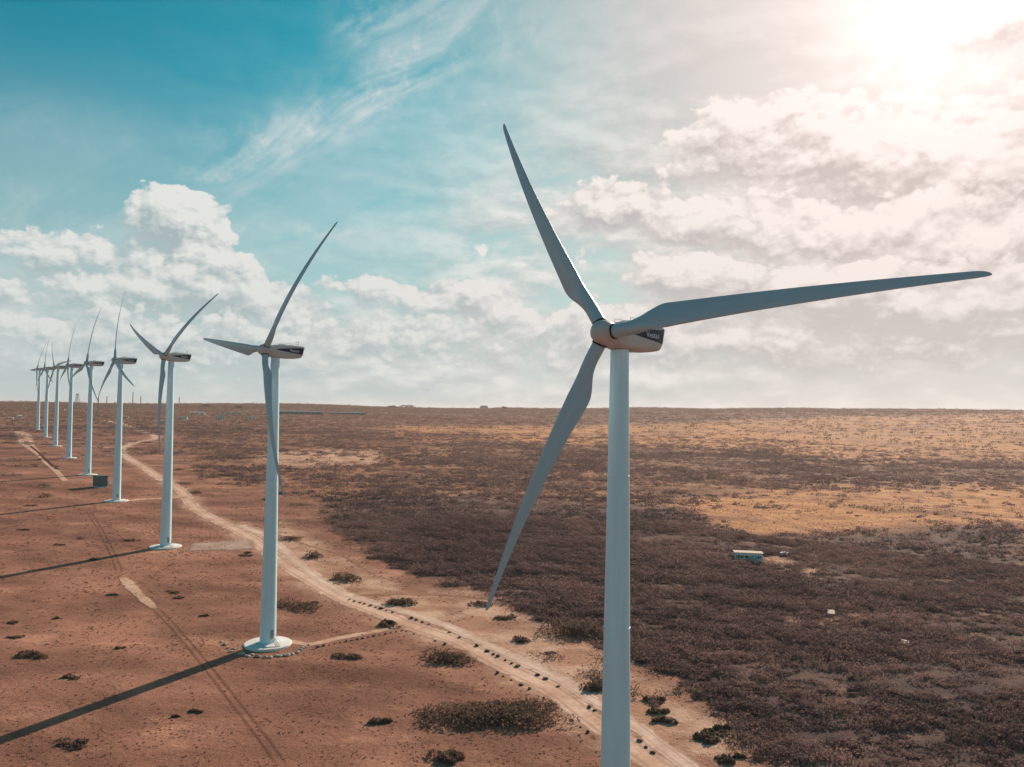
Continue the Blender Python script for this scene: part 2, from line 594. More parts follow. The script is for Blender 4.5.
# ------------------------------------------------------------------ tracks draped on the ground
def road_material(name, dark, light, strip=None, ruts=0.0):
    m, nt, b = newmat(name)
    p = pos(nt)
    u = attr(nt, 'across')                    # -1 .. 1
    e = attr(nt, 'ends')
    fine = noise(nt, p, 0.8, 5, 0.65)
    mid = noise(nt, p, 0.09, 5, 0.6)
    c = mix(nt, mid.step(0.35, 0.65), dark, light)
    if ruts:
        r = ((u.abs() - 0.42).abs()).step(0.0, 0.16)
        c = mix(nt, (1.0 - r) * ruts, c, tuple(0.55 * q for q in dark))
    k = fine * 0.7 + 0.65
    c = mulc(nt, c, xyz(nt, k, k, k))
    setcol(nt, b, c)
    b.inputs['Roughness'].default_value = 0.95
    b.inputs['Specular IOR Level'].default_value = 0.05
    bump(nt, b, fine, 0.5, 0.25)
    edge = (u.abs() + (noise(nt, p, 0.28, 6, 0.7) - 0.5) * 1.25)
    a = (1.0 - edge.step(0.55, 0.95)) * e
    if strip: a = a * strip
    tr = nt.nodes.new('ShaderNodeBsdfTransparent')
    mx = nt.nodes.new('ShaderNodeMixShader')
    nt.links.new(a.s, mx.inputs[0]); nt.links.new(tr.outputs[0], mx.inputs[1]); nt.links.new(b.outputs[0], mx.inputs[2])
    nt.links.new(mx.outputs[0], nt.nodes['Material Output'].inputs['Surface'])
    return m


LAYER = [0]


def ribbon(name, pix, width, mat, pts=None, fade=(6, 6)):
    """a track draped over the ground through photograph positions"""
    LAYER[0] += 1
    p = np.array([P2G(*a)[:2] for a in pix]) if pts is None else np.array(pts)
    c = catmull(p)
    n = len(c)
    tg = np.gradient(c, axis=0)
    tg /= np.linalg.norm(tg, axis=1)[:, None] + 1e-9
    nm = np.stack([tg[:, 1], -tg[:, 0]], -1)
    us = np.linspace(-1, 1, 11)
    wd = np.full(n, width / 2.0) if np.isscalar(width) else np.interp(np.linspace(0, 1, n), np.linspace(0, 1, len(width)), width) / 2
    xy = c[:, None, :] + nm[:, None, :] * (us[None, :, None] * wd[:, None, None])
    d = np.hypot(xy[..., 0], xy[..., 1])
    z = zmesh(xy[..., 0], xy[..., 1]) + 0.02 + 0.004 * LAYER[0] + d * 0.0001
    s = np.concatenate([[0], np.cumsum(np.linalg.norm(np.diff(c, axis=0), axis=1))])
    en = np.minimum(np.clip(s / fade[0], 0, 1), np.clip((s[-1] - s) / fade[1], 0, 1))
    V = np.concatenate([xy, z[..., None]], -1).reshape(-1, 3)
    ii = np.arange(n * 11).reshape(n, 11)
    fq = np.stack([ii[:-1, :-1], ii[:-1, 1:], ii[1:, 1:], ii[1:, :-1]], -1).reshape(-1, 4)
    o = np_mesh(name, V, fq, mat, {'across': np.tile(us, n), 'ends': np.repeat(en, 11)}, smooth=True)
    tag(o, kind='structure')
    return c


M['road'] = road_material('dirt_road', (0.57, 0.345, 0.245), (0.73, 0.49, 0.37), ruts=0.5)
M['road2'] = road_material('pale_dirt_road', (0.60, 0.40, 0.30), (0.74, 0.53, 0.42), ruts=0.5)
M['path'] = road_material('path', (0.50, 0.30, 0.21), (0.64, 0.41, 0.30))
M['faint'] = road_material('faint_track', (0.38, 0.19, 0.115), (0.48, 0.27, 0.17), strip=0.6)
M['rut'] = road_material('wheel_rut', (0.16, 0.07, 0.05), (0.24, 0.10, 0.07), strip=0.42)
M['gully'] = road_material('gully', (0.06, 0.028, 0.022), (0.10, 0.045, 0.03), strip=0.9)
M['pad'] = road_material('pad', (0.40, 0.27, 0.21), (0.50, 0.36, 0.29))

c_main = ribbon('dirt_road', MAIN_PX,
                [15, 15, 14, 12.5, 11, 10, 9.5, 9.5], M['road'])
c_up = ribbon('dirt_road', UP_PX, [7, 6.5, 6, 6, 5.5, 5.5], M['road2'])
ribbon('path', [(284, 641), (297, 642.5), (312, 644), (343, 637.5), (378, 631), (408, 626)], 3.6, M['path'], fade=(1, 3))
ribbon('path', [(126, 502), (138, 499.5), (162, 498.5), (190, 497)], 7.0, M['path'])
ribbon('path', [(90, 474), (104, 470), (125, 467), (142, 466)], 7.0, M['faint'])
ribbon('path', [(72, 460), (95, 459), (124, 458)], 9.0, M['faint'])
ribbon('path', [(56, 448), (80, 448), (118, 447.5)], 9.0, M['path'])
ribbon('path', [(46, 440), (70, 440.5), (118, 440)], 9.0, M['faint'])
ribbon('path', [(36, 431.5), (24, 431), (14, 432)], 9.0, M['path'])
ribbon('path', [(37, 431), (41, 426.5), (52, 424)], 8.0, M['path'])
ribbon('path', [(15, 431.5), (22, 434), (25, 440), (29, 446), (36, 452), (46, 462), (55, 470), (66, 482)], [18, 24, 16, 7, 6, 5], M['path'])
ribbon('path', [(250, 522), (277, 534), (310, 546), (343, 556), (374, 575)], 1.6, M['faint'])
ribbon('path', [(352, 598), (362, 595.5), (396, 594), (443, 595), (478, 598), (521, 603)], 3.0, M['faint'])
ribbon('path', [(182, 446.5), (210, 446), (236, 447.5)], 8.0, M['path'])
ribbon('path', [(121, 577), (128, 583), (137, 593), (147, 602), (156, 610)], [3.0, 5.5, 4.2, 4.5, 2.0], M['path'], fade=(2, 3))
c_rut = catmull(np.array([P2G(*a)[:2] for a in [(154, 607), (174, 627), (202, 660), (233, 699), (260, 734), (290, 775)]]))
for off in (-0.85, 0.85):
    tgv = np.gradient(c_rut, axis=0); tgv /= np.linalg.norm(tgv, axis=1)[:, None]
    pp = (c_rut + np.stack([tgv[:, 1], -tgv[:, 0]], -1) * off)[::8]
    ribbon('wheel_track', None, 0.75, M['rut'], pts=pp)
c_rut2 = catmull(np.array([P2G(*a)[:2] for a in [(88, 511), (98, 526), (112, 552), (121, 574)]]))
for off in (-0.9, 0.9):
    tgv = np.gradient(c_rut2, axis=0); tgv /= np.linalg.norm(tgv, axis=1)[:, None]
    pp = (c_rut2 + np.stack([tgv[:, 1], -tgv[:, 0]], -1) * off)[::10]
    ribbon('wheel_track', None, 0.7, M['rut'], pts=pp)
ribbon('gully', [(30, 446), (39, 453), (48, 462), (58, 470)], 3.0, M['gully'])
# gravel crane pad beside the third turbine: a broad short ribbon
ribbon('gravel_pad', [(188, 547), (205, 546.5), (232, 545), (256, 544)], [20, 24, 27, 24], M['pad'], fade=(2, 3))

# ------------------------------------------------------------------ turbines
TILT, OV, RB = R(6.0), 3.08, 41.55
TH = 0.79975
DY = [0.0090, 0.0311, 0.1101, -0.0733, 0.0057, -0.1169, 0.0340, 0.0, 0.0]
PH = [0.5979, 5.6178, 5.3474, 0.1457, 6.0782, 6.1674, 0.6508, 0.08, 1.571]


def blade_mesh():
    NS, NP = 64, 28
    vs, fs = [], []
    rho = np.concatenate([np.linspace(0.028, 0.3, 26), np.linspace(0.32, 0.965, 28), [0.975, 0.984, 0.990, 0.995, 0.998, 0.9995]])
    NS = len(rho)
    for r in rho:
        s = float(sstep(0.05, 0.20, r))
        if r < 0.22:
            ch = 1.74 + (3.2 - 1.74) * float(sstep(0.06, 0.22, r))
        else:
            ch = 3.2 - (3.2 - 0.72) * ((r - 0.22) / 0.74) ** 0.84 if r < 0.96 else 0.72
        if r > 0.96:
            ch *= math.sqrt(max(1e-4, 1 - ((r - 0.96) / 0.04) ** 2))
        tw = R(14.0 * max(0, 1 - r / 0.75) ** 1.4 * s + 2.5 * s)
        tc = (1 - s) * 1.0 + s * (0.30 - 0.16 * min(1, r / 0.8))
        le = 0.87 * (1 - s) + s * 0.23 * ch if r < 0.22 else 0.23 * ch
        dfl = -4.6 * r + 6.08 * r * r
        for k in range(NP):
            a = 2 * math.pi * k / NP
            cx, cy = math.cos(a), math.sin(a)          # circle
            xc = 0.5 * (1 + math.cos(a))               # 1 at LE
            t_ = 1 - xc
            yt = 5 * tc * (0.2969 * math.sqrt(max(t_, 0)) - 0.126 * t_ - 0.3516 * t_ ** 2 + 0.2843 * t_ ** 3 - 0.1015 * t_ ** 4)
            ya = (yt if a <= math.pi else -yt * 0.75) * ch
            xa = le - t_ * ch
            x = (1 - s) * 0.87 * cx + s * xa
            y = (1 - s) * 0.87 * cy + s * ya
            X_ = x * math.cos(tw) + y * math.sin(tw)
            Y_ = -x * math.sin(tw) + y * math.cos(tw)
            vs.append((X_, Y_ + dfl, r * RB))
    for i in range(NS - 1):
        for k in range(NP):
            q2 = (k + 1) % NP
            fs.append((i * NP + k, i * NP + q2, (i + 1) * NP + q2, (i + 1) * NP + k))
    fs.append(tuple(reversed(range(NP)))); fs.append(tuple((NS - 1) * NP + k for k in range(NP)))
    m = MB(); m.add(vs, fs)
    return m


def nacelle_mb():
    # stations along the axis: y, half width, z bottom, z top (relative to the hub height)
    st = [(1.1, 1.25, -1.35, 1.30), (1.6, 1.55, -1.75, 1.55), (3.0, 1.75, -1.95, 1.75), (6.5, 1.75, -1.95, 1.85), (8.8, 1.68, -1.85, 1.85), (9.9, 1.60, -1.65, 1.84)]
    rear = [(10.25, 1.5, -1.25, 1.78)]
    m = MB(); vs, fs = [], []
    n = 32
    allst = st + rear
    for j, (y, w, zb, zt) in enumerate(allst):
        for k in range(n):
            a = 2 * math.pi * k / n
            c, s = math.cos(a), math.sin(a)
            e = 0.34
            x = w * math.copysign(abs(c) ** e, c)
            zz = math.copysign(abs(s) ** e, s)
            z = (zt + zb) / 2 + (zt - zb) / 2 * zz
            yy = y + (0.45 * (z / 1.9) if j >= 4 else 0)        # rear face leans back at the top
            vs.append((x, yy, z))
    N = len(allst)
    for i in range(N - 1):
        for k in range(n):
            q2 = (k + 1) % n
            fs.append((i * n + k, (i + 1) * n + k, (i + 1) * n + q2, i * n + q2))
    fs.append(tuple(range(n))); fs.append(tuple((N - 1) * n + k for k in reversed(range(n))))
    m.add(vs, fs)
    return m


def text_mesh(txt, size, extr=0.02):
    cu = bpy.data.curves.new('lettering', 'FONT')
    cu.body = txt; cu.size = size; cu.extrude = extr; cu.align_x = 'CENTER'; cu.align_y = 'CENTER'
    o = bpy.data.objects.new('lettering', cu)
    col.objects.link(o)
    dg = bpy.context.evaluated_depsgraph_get()
    me = bpy.data.meshes.new_from_object(o.evaluated_get(dg))
    bpy.data.objects.remove(o)
    me.materials.clear(); me.materials.append(M['letter'])
    return me


HUBZ = 80.0
LAB = ['huge nearest white wind turbine with lettered nacelle and one blade reaching far right',
       'white wind turbine whose round white foot is ringed by pale stones',
       'white wind turbine standing beside the flat gravel pad, blades like a letter Y',
       'white wind turbine directly beside the small dark green equipment cabinet',
       'white wind turbine standing just behind the dark green cabinet, thin blade upright',
       'slim far white wind turbine sixth in the row counted from the nearest one',
       'small far white wind turbine seventh in the row counted from the nearest one',
       'tiny far white wind turbine, second to last of the row',
       'tiny farthest white wind turbine, last of the row with one blade pointing left']


def make_turbine():
    root = empty('wind_turbine', (0, 0, 0))
    # foundation disc
    fm = MB().lathe([(6.3, -1.5), (6.3, 0.25), (6.1, 0.38), (2.6, 0.62), (2.5, 0.62)], 72)
    fm.build('foundation', M['concrete'], root, True, 25)
    # tower
    prof = []
    for i in range(33):
        t = i / 32
        prof.append((2.15 - 0.98 * t ** 1.08, 0.6 + t * (HUBZ - 2.5)))
    tw = MB().lathe(prof, 64).build('tower', M['white'], root, True, 60)
    for zf in (0.72, 21.0, 43.0, 62.0):
        t = (zf - 0.6) / (HUBZ - 2.5)
        r = 2.15 - 0.98 * t ** 1.08
        MB().lathe([(r - 0.02, zf - 0.12), (r + 0.05, zf - 0.1), (r + 0.05, zf + 0.1), (r - 0.02, zf + 0.12)], 64, cap=False).build('flange', M['white'], tw, True)
    # entrance with a stair on the lee side
    dr = MB().box((2.16, 0, 3.1), (0.12, 0.95, 2.2)).build('door', M['door'], root)
    MB().box((2.24, 0.33, 3.0), (0.06, 0.06, 0.25)).build('handle', M['metal'], dr)
    st = MB()
    st.box((2.7, 0, 1.93), (1.1, 1.2, 0.08))
    for i in range(7):
        st.box((3.35 + i * 0.3, 0, 1.75 - i * 0.2), (0.3, 1.0, 0.05))
    for y in (-0.55, 0.55):
        st.tube((3.2, y, 2.95), (5.3, y, 1.5), 0.035)
        st.tube((2.2, y, 2.95), (3.2, y, 2.95), 0.035)
        st.tube((3.2, y, 1.9), (3.2, y, 2.95), 0.035)
        st.tube((5.3, y, 0.45), (5.3, y, 1.5), 0.035)
        st.tube((3.2, y, 1.85), (5.3, y, 0.45), 0.05)
    st.build('stair', M['metal'], root)
    # nacelle, its frame starts at the rotor centre height over the tower axis
    na = nacelle_mb().build('nacelle', M['nacelle'], root, True, 40)
    na.location = (0, -OV, HUBZ)
    na.scale = (1, 1.07, 1)
    for sx in (-1, 1):
        bd = MB()
        t0 = 0.03
        xs = sx * (1.745 + 0.004)
        # swoosh band: pointed in front, deep at the rear
        prof = []
        for i in range(17):
            y = 2.2 + (10.2 - 2.2) * i / 16
            u = i / 16
            zt = 0.34 + 0.90 * u ** 0.7
            zb = 0.28 - 0.95 * u ** 0.8
            yt, yb = y, y - 0.35 * u ** 3
            w = 1.75 if y < 6.5 else 1.75 - 0.07 * min(1, (y - 6.5) / 2.3) - (0.08 * max(0, (y - 8.8)) / 1.1)
            w += 0.010 + 0.035 * sstep(6.0, 8.0, y)
            prof.append(((sx * w, yt, zt), (sx * w, yb, zb), (sx * (w - 0.08), yt, zt), (sx * (w - 0.08), yb, zb)))
        vs = [p for r_ in prof for p in r_]
        fs = []
        for i in range(16):
            a, b_ = 4 * i, 4 * i + 4
            fs += [(a, b_, b_ + 1, a + 1), (a, a + 2, b_ + 2, b_), (a + 1, b_ + 1, b_ + 3, a + 3)]
        fs.append((64, 66, 67, 65))
        bd.add(vs, fs)
        bo = bd.build('side_band', M['band'], na)
        me = TEXT
        lt = bpy.data.objects.new('lettering', me); col.objects.link(lt)
        lt.parent = bo
        if sx < 0:
            lt.matrix_local = Matrix.Translation((-1.80, 7.45, 0.27)) @ Matrix(((0, 0, -1, 0), (-1, 0, 0, 0), (0, 1, 0, 0), (0, 0, 0, 1)))
        else:
            lt.matrix_local = Matrix.Translation((1.80, 7.45, 0.27)) @ Matrix(((0, 0, 1, 0), (1, 0, 0, 0), (0, 1, 0, 0), (0, 0, 0, 1)))
    hm = MB().box((0, 4.6, 1.86), (1.4, 1.5, 0.22)); hm.build('roof_hatch', M['nacelle'], na)
    for x in (-0.6, 0.6):
        vm = MB()
        vm.tube((x, 9.2, 1.75), (x, 9.2, 3.0), 0.04)
        vm.box((x, 9.2, 3.02), (0.3, 0.3, 0.08))
        vm.build('weather_mast', M['mast'], na)
    for x in (-1.25, 1.25):
        ra = MB()
        ra.tube((x, 3.4, 2.25), (x, 8.6, 2.25), 0.03)
        for y in (3.4, 5.2, 6.9, 8.6):
            ra.tube((x, y, 1.7), (x, y, 2.25), 0.03)
        ra.build('roof_rail', M['metal'], na)
    # rotor hub
    hb = MB().lathe([(0.02, -2.05), (0.5, -1.98), (0.95, -1.78), (1.32, -1.4), (1.5, -0.9), (1.58, -0.2), (1.58, 0.9), (1.5, 1.3)], 48, axis='y')
    hub = hb.build('rotor_hub', M['nacelle'], root, True, 50)
    return root


def place_rotor(root, hub, blades, a):
    base = Matrix.Translation((0, -OV, HUBZ)) @ Matrix.Rotation(-TILT, 4, 'X')
    hub.matrix_local = base
    for k, b in enumerate(blades):
        b.matrix_local = base @ Matrix.Rotation(-(a + k * 2 * math.pi / 3), 4, 'Y')


TEXT = text_mesh('Vestas', 1.08)
_bm = blade_mesh()
proto = make_turbine()


def rn(o):
    return o.name.split('.')[0]


def add_blades(root, src=None):
    out = []
    for k in range(3):
        if src is None and k == 0:
            b = _bm.build('blade', M['blade'], root, True, 50)
            c = MB().lathe([(0.84, 1.42), (0.98, 1.44), (0.98, 1.62), (0.84, 1.64)], 40, cap=False).build('root_collar', M['collar'], b, True)
            c.location = (0, -0.17, 0)
            add_blades.b, add_blades.c = b, c
        else:
            b = add_blades.b.copy(); col.objects.link(b); b.parent = root
            c = add_blades.c.copy(); col.objects.link(c); c.parent = b
        out.append(b)
    return out


def copy_tree(o, parent=None):
    c = o.copy(); col.objects.link(c)
    if parent is not None:
        ml = o.matrix_local.copy()
        c.parent = parent
        c.matrix_parent_inverse = Matrix.Identity(4)
    for ch in list(o.children):
        copy_tree(ch, c)
    return c


roots = [proto] + [copy_tree(proto) for _ in range(8)]
BASES = []
for i, rt_ in enumerate(roots):
    b = B0 + i * S0 + np.array([0, 0, QQ * i * i])
    z = float(zground(b[0], b[1]))
    BASES.append(np.array([b[0], b[1], z]))
    th = TH + DY[i]
    rt_.location = (b[0], b[1], z)
    rt_.rotation_euler = (0, 0, th - math.pi / 2)
    bl = add_blades(rt_, None if i == 0 else 1)
    hub = [c for c in rt_.children if rn(c) == 'rotor_hub'][0]
    place_rotor(rt_, hub, bl, PH[i])
    tag(rt_, LAB[i], 'wind turbine', 'wind turbines standing in a row across the dry plain')


# ------------------------------------------------------------------ stones
def stone_mesh(name, r, mat, seed):
    import bmesh
    rr = np.random.default_rng(seed)
    bm = bmesh.new()
    bmesh.ops.create_icosphere(bm, subdivisions=2, radius=r)
    ph = rr.uniform(0, 6, 3)
    for v in bm.verts:
        c = v.co / r
        k = 1 + 0.22 * math.sin(2.3 * c.x + ph[0]) + 0.18 * math.sin(3.1 * c.y + ph[1]) + 0.15 * math.sin(2.7 * c.z + ph[2]) + rr.uniform(-0.07, 0.07)
        v.co = Vector((c.x * k * r * 1.2, c.y * k * r, c.z * k * r * 0.75))
    me = bpy.data.meshes.new(name); bm.to_mesh(me); bm.free()
    me.materials.append(mat)
    return me


pale = [stone_mesh('boulder', 0.62, M['stone'], 50 + i) for i in range(4)]
dark = [stone_mesh('kerb_stone', 0.42, M['darkstone'], 70 + i) for i in range(4)]


def stone(name, me, p, s, label, group):
    o = bpy.data.objects.new(name, me); col.objects.link(o)
    o.location = (p[0], p[1], p[2] + 0.18 * s)
    o.rotation_euler = (0, 0, random.uniform(0, 6.28)); o.scale = (s, s * random.uniform(0.8, 1.2), s * random.uniform(0.8, 1.15))
    tag(o, label, 'stone', group)
    return o


ring = [(222, 642), (225, 645), (227, 648.5), (231, 651.5), (234, 649), (240, 654.5), (246, 656), (249, 656.5), (252, 655), (258, 657), (265, 657.5), (271, 657.5), (277, 656), (281, 656), (283, 655), (287, 656), (292, 654.5), (298, 652.5), (301, 650), (303, 648), (306, 647.5), (309, 645), (233, 640)]
for k, a in enumerate(ring):
    p = P2G(*a)
    stone('boulder', pale[k % 4], p, random.uniform(0.6, 1.1), 'pale stone of the ring around the foot of the second nearest turbine', 'pale stones ringing a turbine foot')
ring3 = [(180, 553), (183, 552), (187, 551), (176, 555), (189, 549.5), (171, 556)]
for k, a in enumerate(ring3):
    p = P2G(*a)
    stone('boulder', pale[k % 4], p, random.uniform(0.6, 1.0), 'pale stone at the foot of the turbine beside the gravel pad', 'pale stones by the gravel pad')


def along(c, off, spacing, pmin, pmax):
    """points beside a draped curve, within a range of photograph columns"""
    tg = np.gradient(c, axis=0); tg /= np.linalg.norm(tg, axis=1)[:, None]
    o = c + np.stack([tg[:, 1], -tg[:, 0]], -1) * off
    s = np.concatenate([[0], np.cumsum(np.linalg.norm(np.diff(o, axis=0), axis=1))])
    out = []
    for t in np.arange(0, s[-1], spacing):
        t2 = t + random.uniform(-0.35, 0.35) * spacing * 0.5
        x, y = np.interp(t2, s, o[:, 0]), np.interp(t2, s, o[:, 1])
        v = np.array([x, y, float(zground(x, y))])
        zc = v @ _f
        if zc < 5: continue
        px = W / 2 + F_PX * (v @ RT) / zc
        if pmin < px < pmax:
            out.append(v)
    return out


def side_of(c):
    """+1 if the right-hand normal of the curve points to larger x in the world"""
    d = c[-1] - c[0]
    return 1.0 if d[1] > 0 else -1.0


mid_pts = along(c_up, 3.3, 2.6, 340, 690)
low_pts = along(c_main, 4.6, 3.1, 400, 650)
for k, p in enumerate(mid_pts):
    if random.random() < 0.3: continue
    stone('kerb_stone', dark[k % 4], p, random.uniform(0.65, 1.3), 'small dark stone in the line between the two lanes of the dirt road', 'dark stones lining the middle of the dirt road')
for k, p in enumerate(low_pts):
    if random.random() < 0.4: continue
    stone('kerb_stone', dark[k % 4], p, random.uniform(0.5, 1.05), 'small dark stone along the grass side edge of the dirt road', 'dark stones lining the grass side of the dirt road')
for k in range(16):
    t = k / 15
    p = P2G(318 + t * 84, 647.2 - t * 16.5)
    stone('kerb_stone', dark[k % 4], p, random.uniform(0.5, 0.9), 'small dark stone along the short path to the stone ringed turbine', 'dark stones lining the short path')


# ------------------------------------------------------------------ shrubs
def leaf_cloud(n, w, l, h, size, seed, lumps=6, flat=0.5):
    """leaf quads spread through a lumpy, wind-swept volume, centred on the origin; returns verts, faces, tone"""
    r = np.random.default_rng(seed)
    lc = np.stack([r.uniform(-0.7, 0.7, lumps) * w / 2, r.uniform(-0.7, 0.7, lumps) * l / 2, np.zeros(lumps)], -1)
    lr = r.uniform(0.28, 0.55, lumps)
    lh = r.uniform(0.55, 1.0, lumps)
    k = r.integers(0, lumps, n)
    dirs = r.normal(size=(n, 3)); dirs /= np.linalg.norm(dirs, axis=1)[:, None]
    dirs[:, 2] = np.abs(dirs[:, 2])
    rad = r.uniform(0.45, 1.0, n) ** 0.5
    c = lc[k] + dirs * rad[:, None] * np.stack([lr[k] * w / 2 * 1.2, lr[k] * l / 2 * 1.2, lh[k] * h], -1)
    c[:, 0] += -0.25 * c[:, 2]
    a = r.normal(size=(n, 3)); a /= np.linalg.norm(a, axis=1)[:, None]
    b = np.cross(a, r.normal(size=(n, 3))); b /= np.linalg.norm(b, axis=1)[:, None]
    s = size * r.uniform(0.5, 1.25, n)[:, None]
    q0 = c - a * s - b * s * flat; q1 = c + a * s - b * s * flat * 0.6
    q2 = c + a * s * 0.8 + b * s * flat; q3 = c - a * s * 0.7 + b * s * flat
    V = np.stack([q0, q1, q2, q3], 1).reshape(-1, 3)
    Fc = np.arange(4 * n).reshape(n, 4)
    tone = np.repeat(np.clip(r.normal(0.42, 0.25, n) + 0.15 * (dirs[:, 2] - 0.5), 0, 1), 4)
    return V, Fc, tone


def shrub(name, px, py, w, h, seed, label, cat, group=None, depth=None, n=None, mat='shrub', rz=None):
    p = P2G(px, py)
    l = depth or w * 0.55
    n = n or int(220 + 60 * w)
    h *= 1.1
    V, Fc, tone = leaf_cloud(n, w, l, h, 0.34 if w > 3 else 0.26, seed, lumps=max(4, int(w * 1.1)))
    o = np_mesh(name, V, Fc, M[mat], {'tone': tone})
    o.location = (p[0], p[1], p[2] - 0.05)
    o.rotation_euler = (0, 0, random.uniform(-0.3, 0.3) if rz is None else rz)
    tag(o, label, cat, group)
    return o


def mpp(px, py):
    p = P2G(px, py)
    return float(p @ _f) / F_PX


def pshrub(px, py, wpx, hpx, seed, label, cat='shrub', group=None, n=None):
    k = mpp(px, py)
    return shrub('shrub' if cat == 'shrub' else 'thicket', px, py, wpx * k, hpx * k, seed, label, cat, group, depth=None, n=n)


def big_thicket():
    p = P2G(491, 716)
    k = mpp(491, 716)
    V, Fc, tone = leaf_cloud(7500, 142 * k, 62 * k, 12 * k, 0.3, 901, lumps=46)
    o = np_mesh('thicket', V, Fc, M['shrub'], {'tone': tone})
    o.location = (p[0], p[1], p[2] - 0.1); o.rotation_euler = (0, 0, R(6))
    tag(o, 'largest long dark thicket on the brown grass, left of the dirt road', 'thicket')


big_thicket()
pshrub(447, 660, 50, 10, 1, 'dark oblong shrub with pale edges just below the dirt road bend', n=900)
pshrub(403, 604, 34, 6, 2, 'rounded low shrub between the forking pale tracks', n=700)
pshrub(349, 580, 36, 7, 3, 'dark low shrub on the sandy strip above the double road', n=700)
pshrub(570, 634, 62, 15, 4, 'broad dark shrub on the sand beside the hanging blade tip', n=1500)
pshrub(601, 689, 34, 9, 5, 'dark shrub pressed against the left of the nearest tower', n=700)
pshrub(388, 625, 26, 5, 6, 'dark shrub in the corner where the short path meets the road', n=450)
pshrub(348, 657, 30, 4, 7, 'flat dark shrub on the grass below the short path', n=420)
pshrub(379, 721, 26, 4, 8, 'flat shrub on the grass left of the large thicket', n=420)
pshrub(442, 757, 40, 6, 9, 'low shrub near the bottom edge below the large thicket', n=600)
pshrub(295, 606, 58, 5, 10, 'long dark shrub just right of the stone ringed turbine tower', n=900)
pshrub(35, 656, 32, 5, 11, 'largest dark shrub on the brown grass at far left', n=450)
pshrub(72, 677, 18, 3, 12, 'small dark shrub on the grass above the long tower shadow', n=260)
pshrub(70, 744, 36, 2.5, 13, 'thin streak of a shrub below the long tower shadow', n=300)
pshrub(312, 557, 26, 6, 14, 'shrub on the sandy verge right of the road bend', n=450)
pshrub(289, 540, 24, 5, 15, 'shrub on the road verge just behind the stone ringed tower', n=420)
pshrub(45, 497, 16, 5, 16, 'dark round shrub on the grass left of the green cabinet', n=260)
pshrub(197, 493, 16, 3, 17, 'dark shrub at the outside of the dirt road bend', n=260)
few = [(14, 623), (16, 637), (57, 619), (113, 595), (176, 717), (120, 648), (195, 712), (312, 603), (205, 616), (180, 598), (172, 592),
       (30, 506), (22, 530), (60, 545), (130, 541), (92, 560), (245, 556), (248, 553)]
for k, a in enumerate(few):
    pshrub(a[0], a[1], random.uniform(7, 17), random.uniform(1.2, 2.4), 30 + k, 'low sparse dark shrub scattered on the brown grass among the turbines', group='low shrubs scattered on the brown grass', n=160)
few2 = [(522, 641), (548, 614), (659, 711), (655, 702), (716, 733), (739, 757), (724, 761), (700, 738), (722, 728), (708, 742), (664, 722), (612, 660), (480, 605), (505, 618), (690, 668), (672, 672), (705, 680), (722, 690), (700, 664), (735, 705), (640, 662), (660, 655), (752, 716), (770, 748)]
for k, a in enumerate(few2):
    pshrub(a[0], a[1], random.uniform(14, 34), random.uniform(2.8, 5.2), 90 + k, 'low dark shrub scattered on the sandy ground right of the road', group='low shrubs on the sand right of the road', n=330)
far3 = [(185, 484), (280, 494), (266, 480), (178, 470), (230, 476), (240, 470), (205, 468), (330, 520), (345, 528), (270, 520), (265, 500), (300, 505)]
for k, a in enumerate(far3):
    pshrub(a[0], a[1], random.uniform(10, 26), random.uniform(2.0, 3.5), 130 + k, 'low dark shrub on the brown plain beyond the dirt road', group='low shrubs on the plain beyond the road', n=220)

# ------------------------------------------------------------------ scrub mass and dry grass (nobody could count them)
def scatter(n, a0, a1, r0, r1, power=2.0):
    az = R(1) * rng.uniform(a0, a1, n)
    u = rng.uniform(0, 1, n)
    r = (r0 ** power + u * (r1 ** power - r0 ** power)) ** (1 / power)
    return r * np.sin(az), r * np.cos(az), r


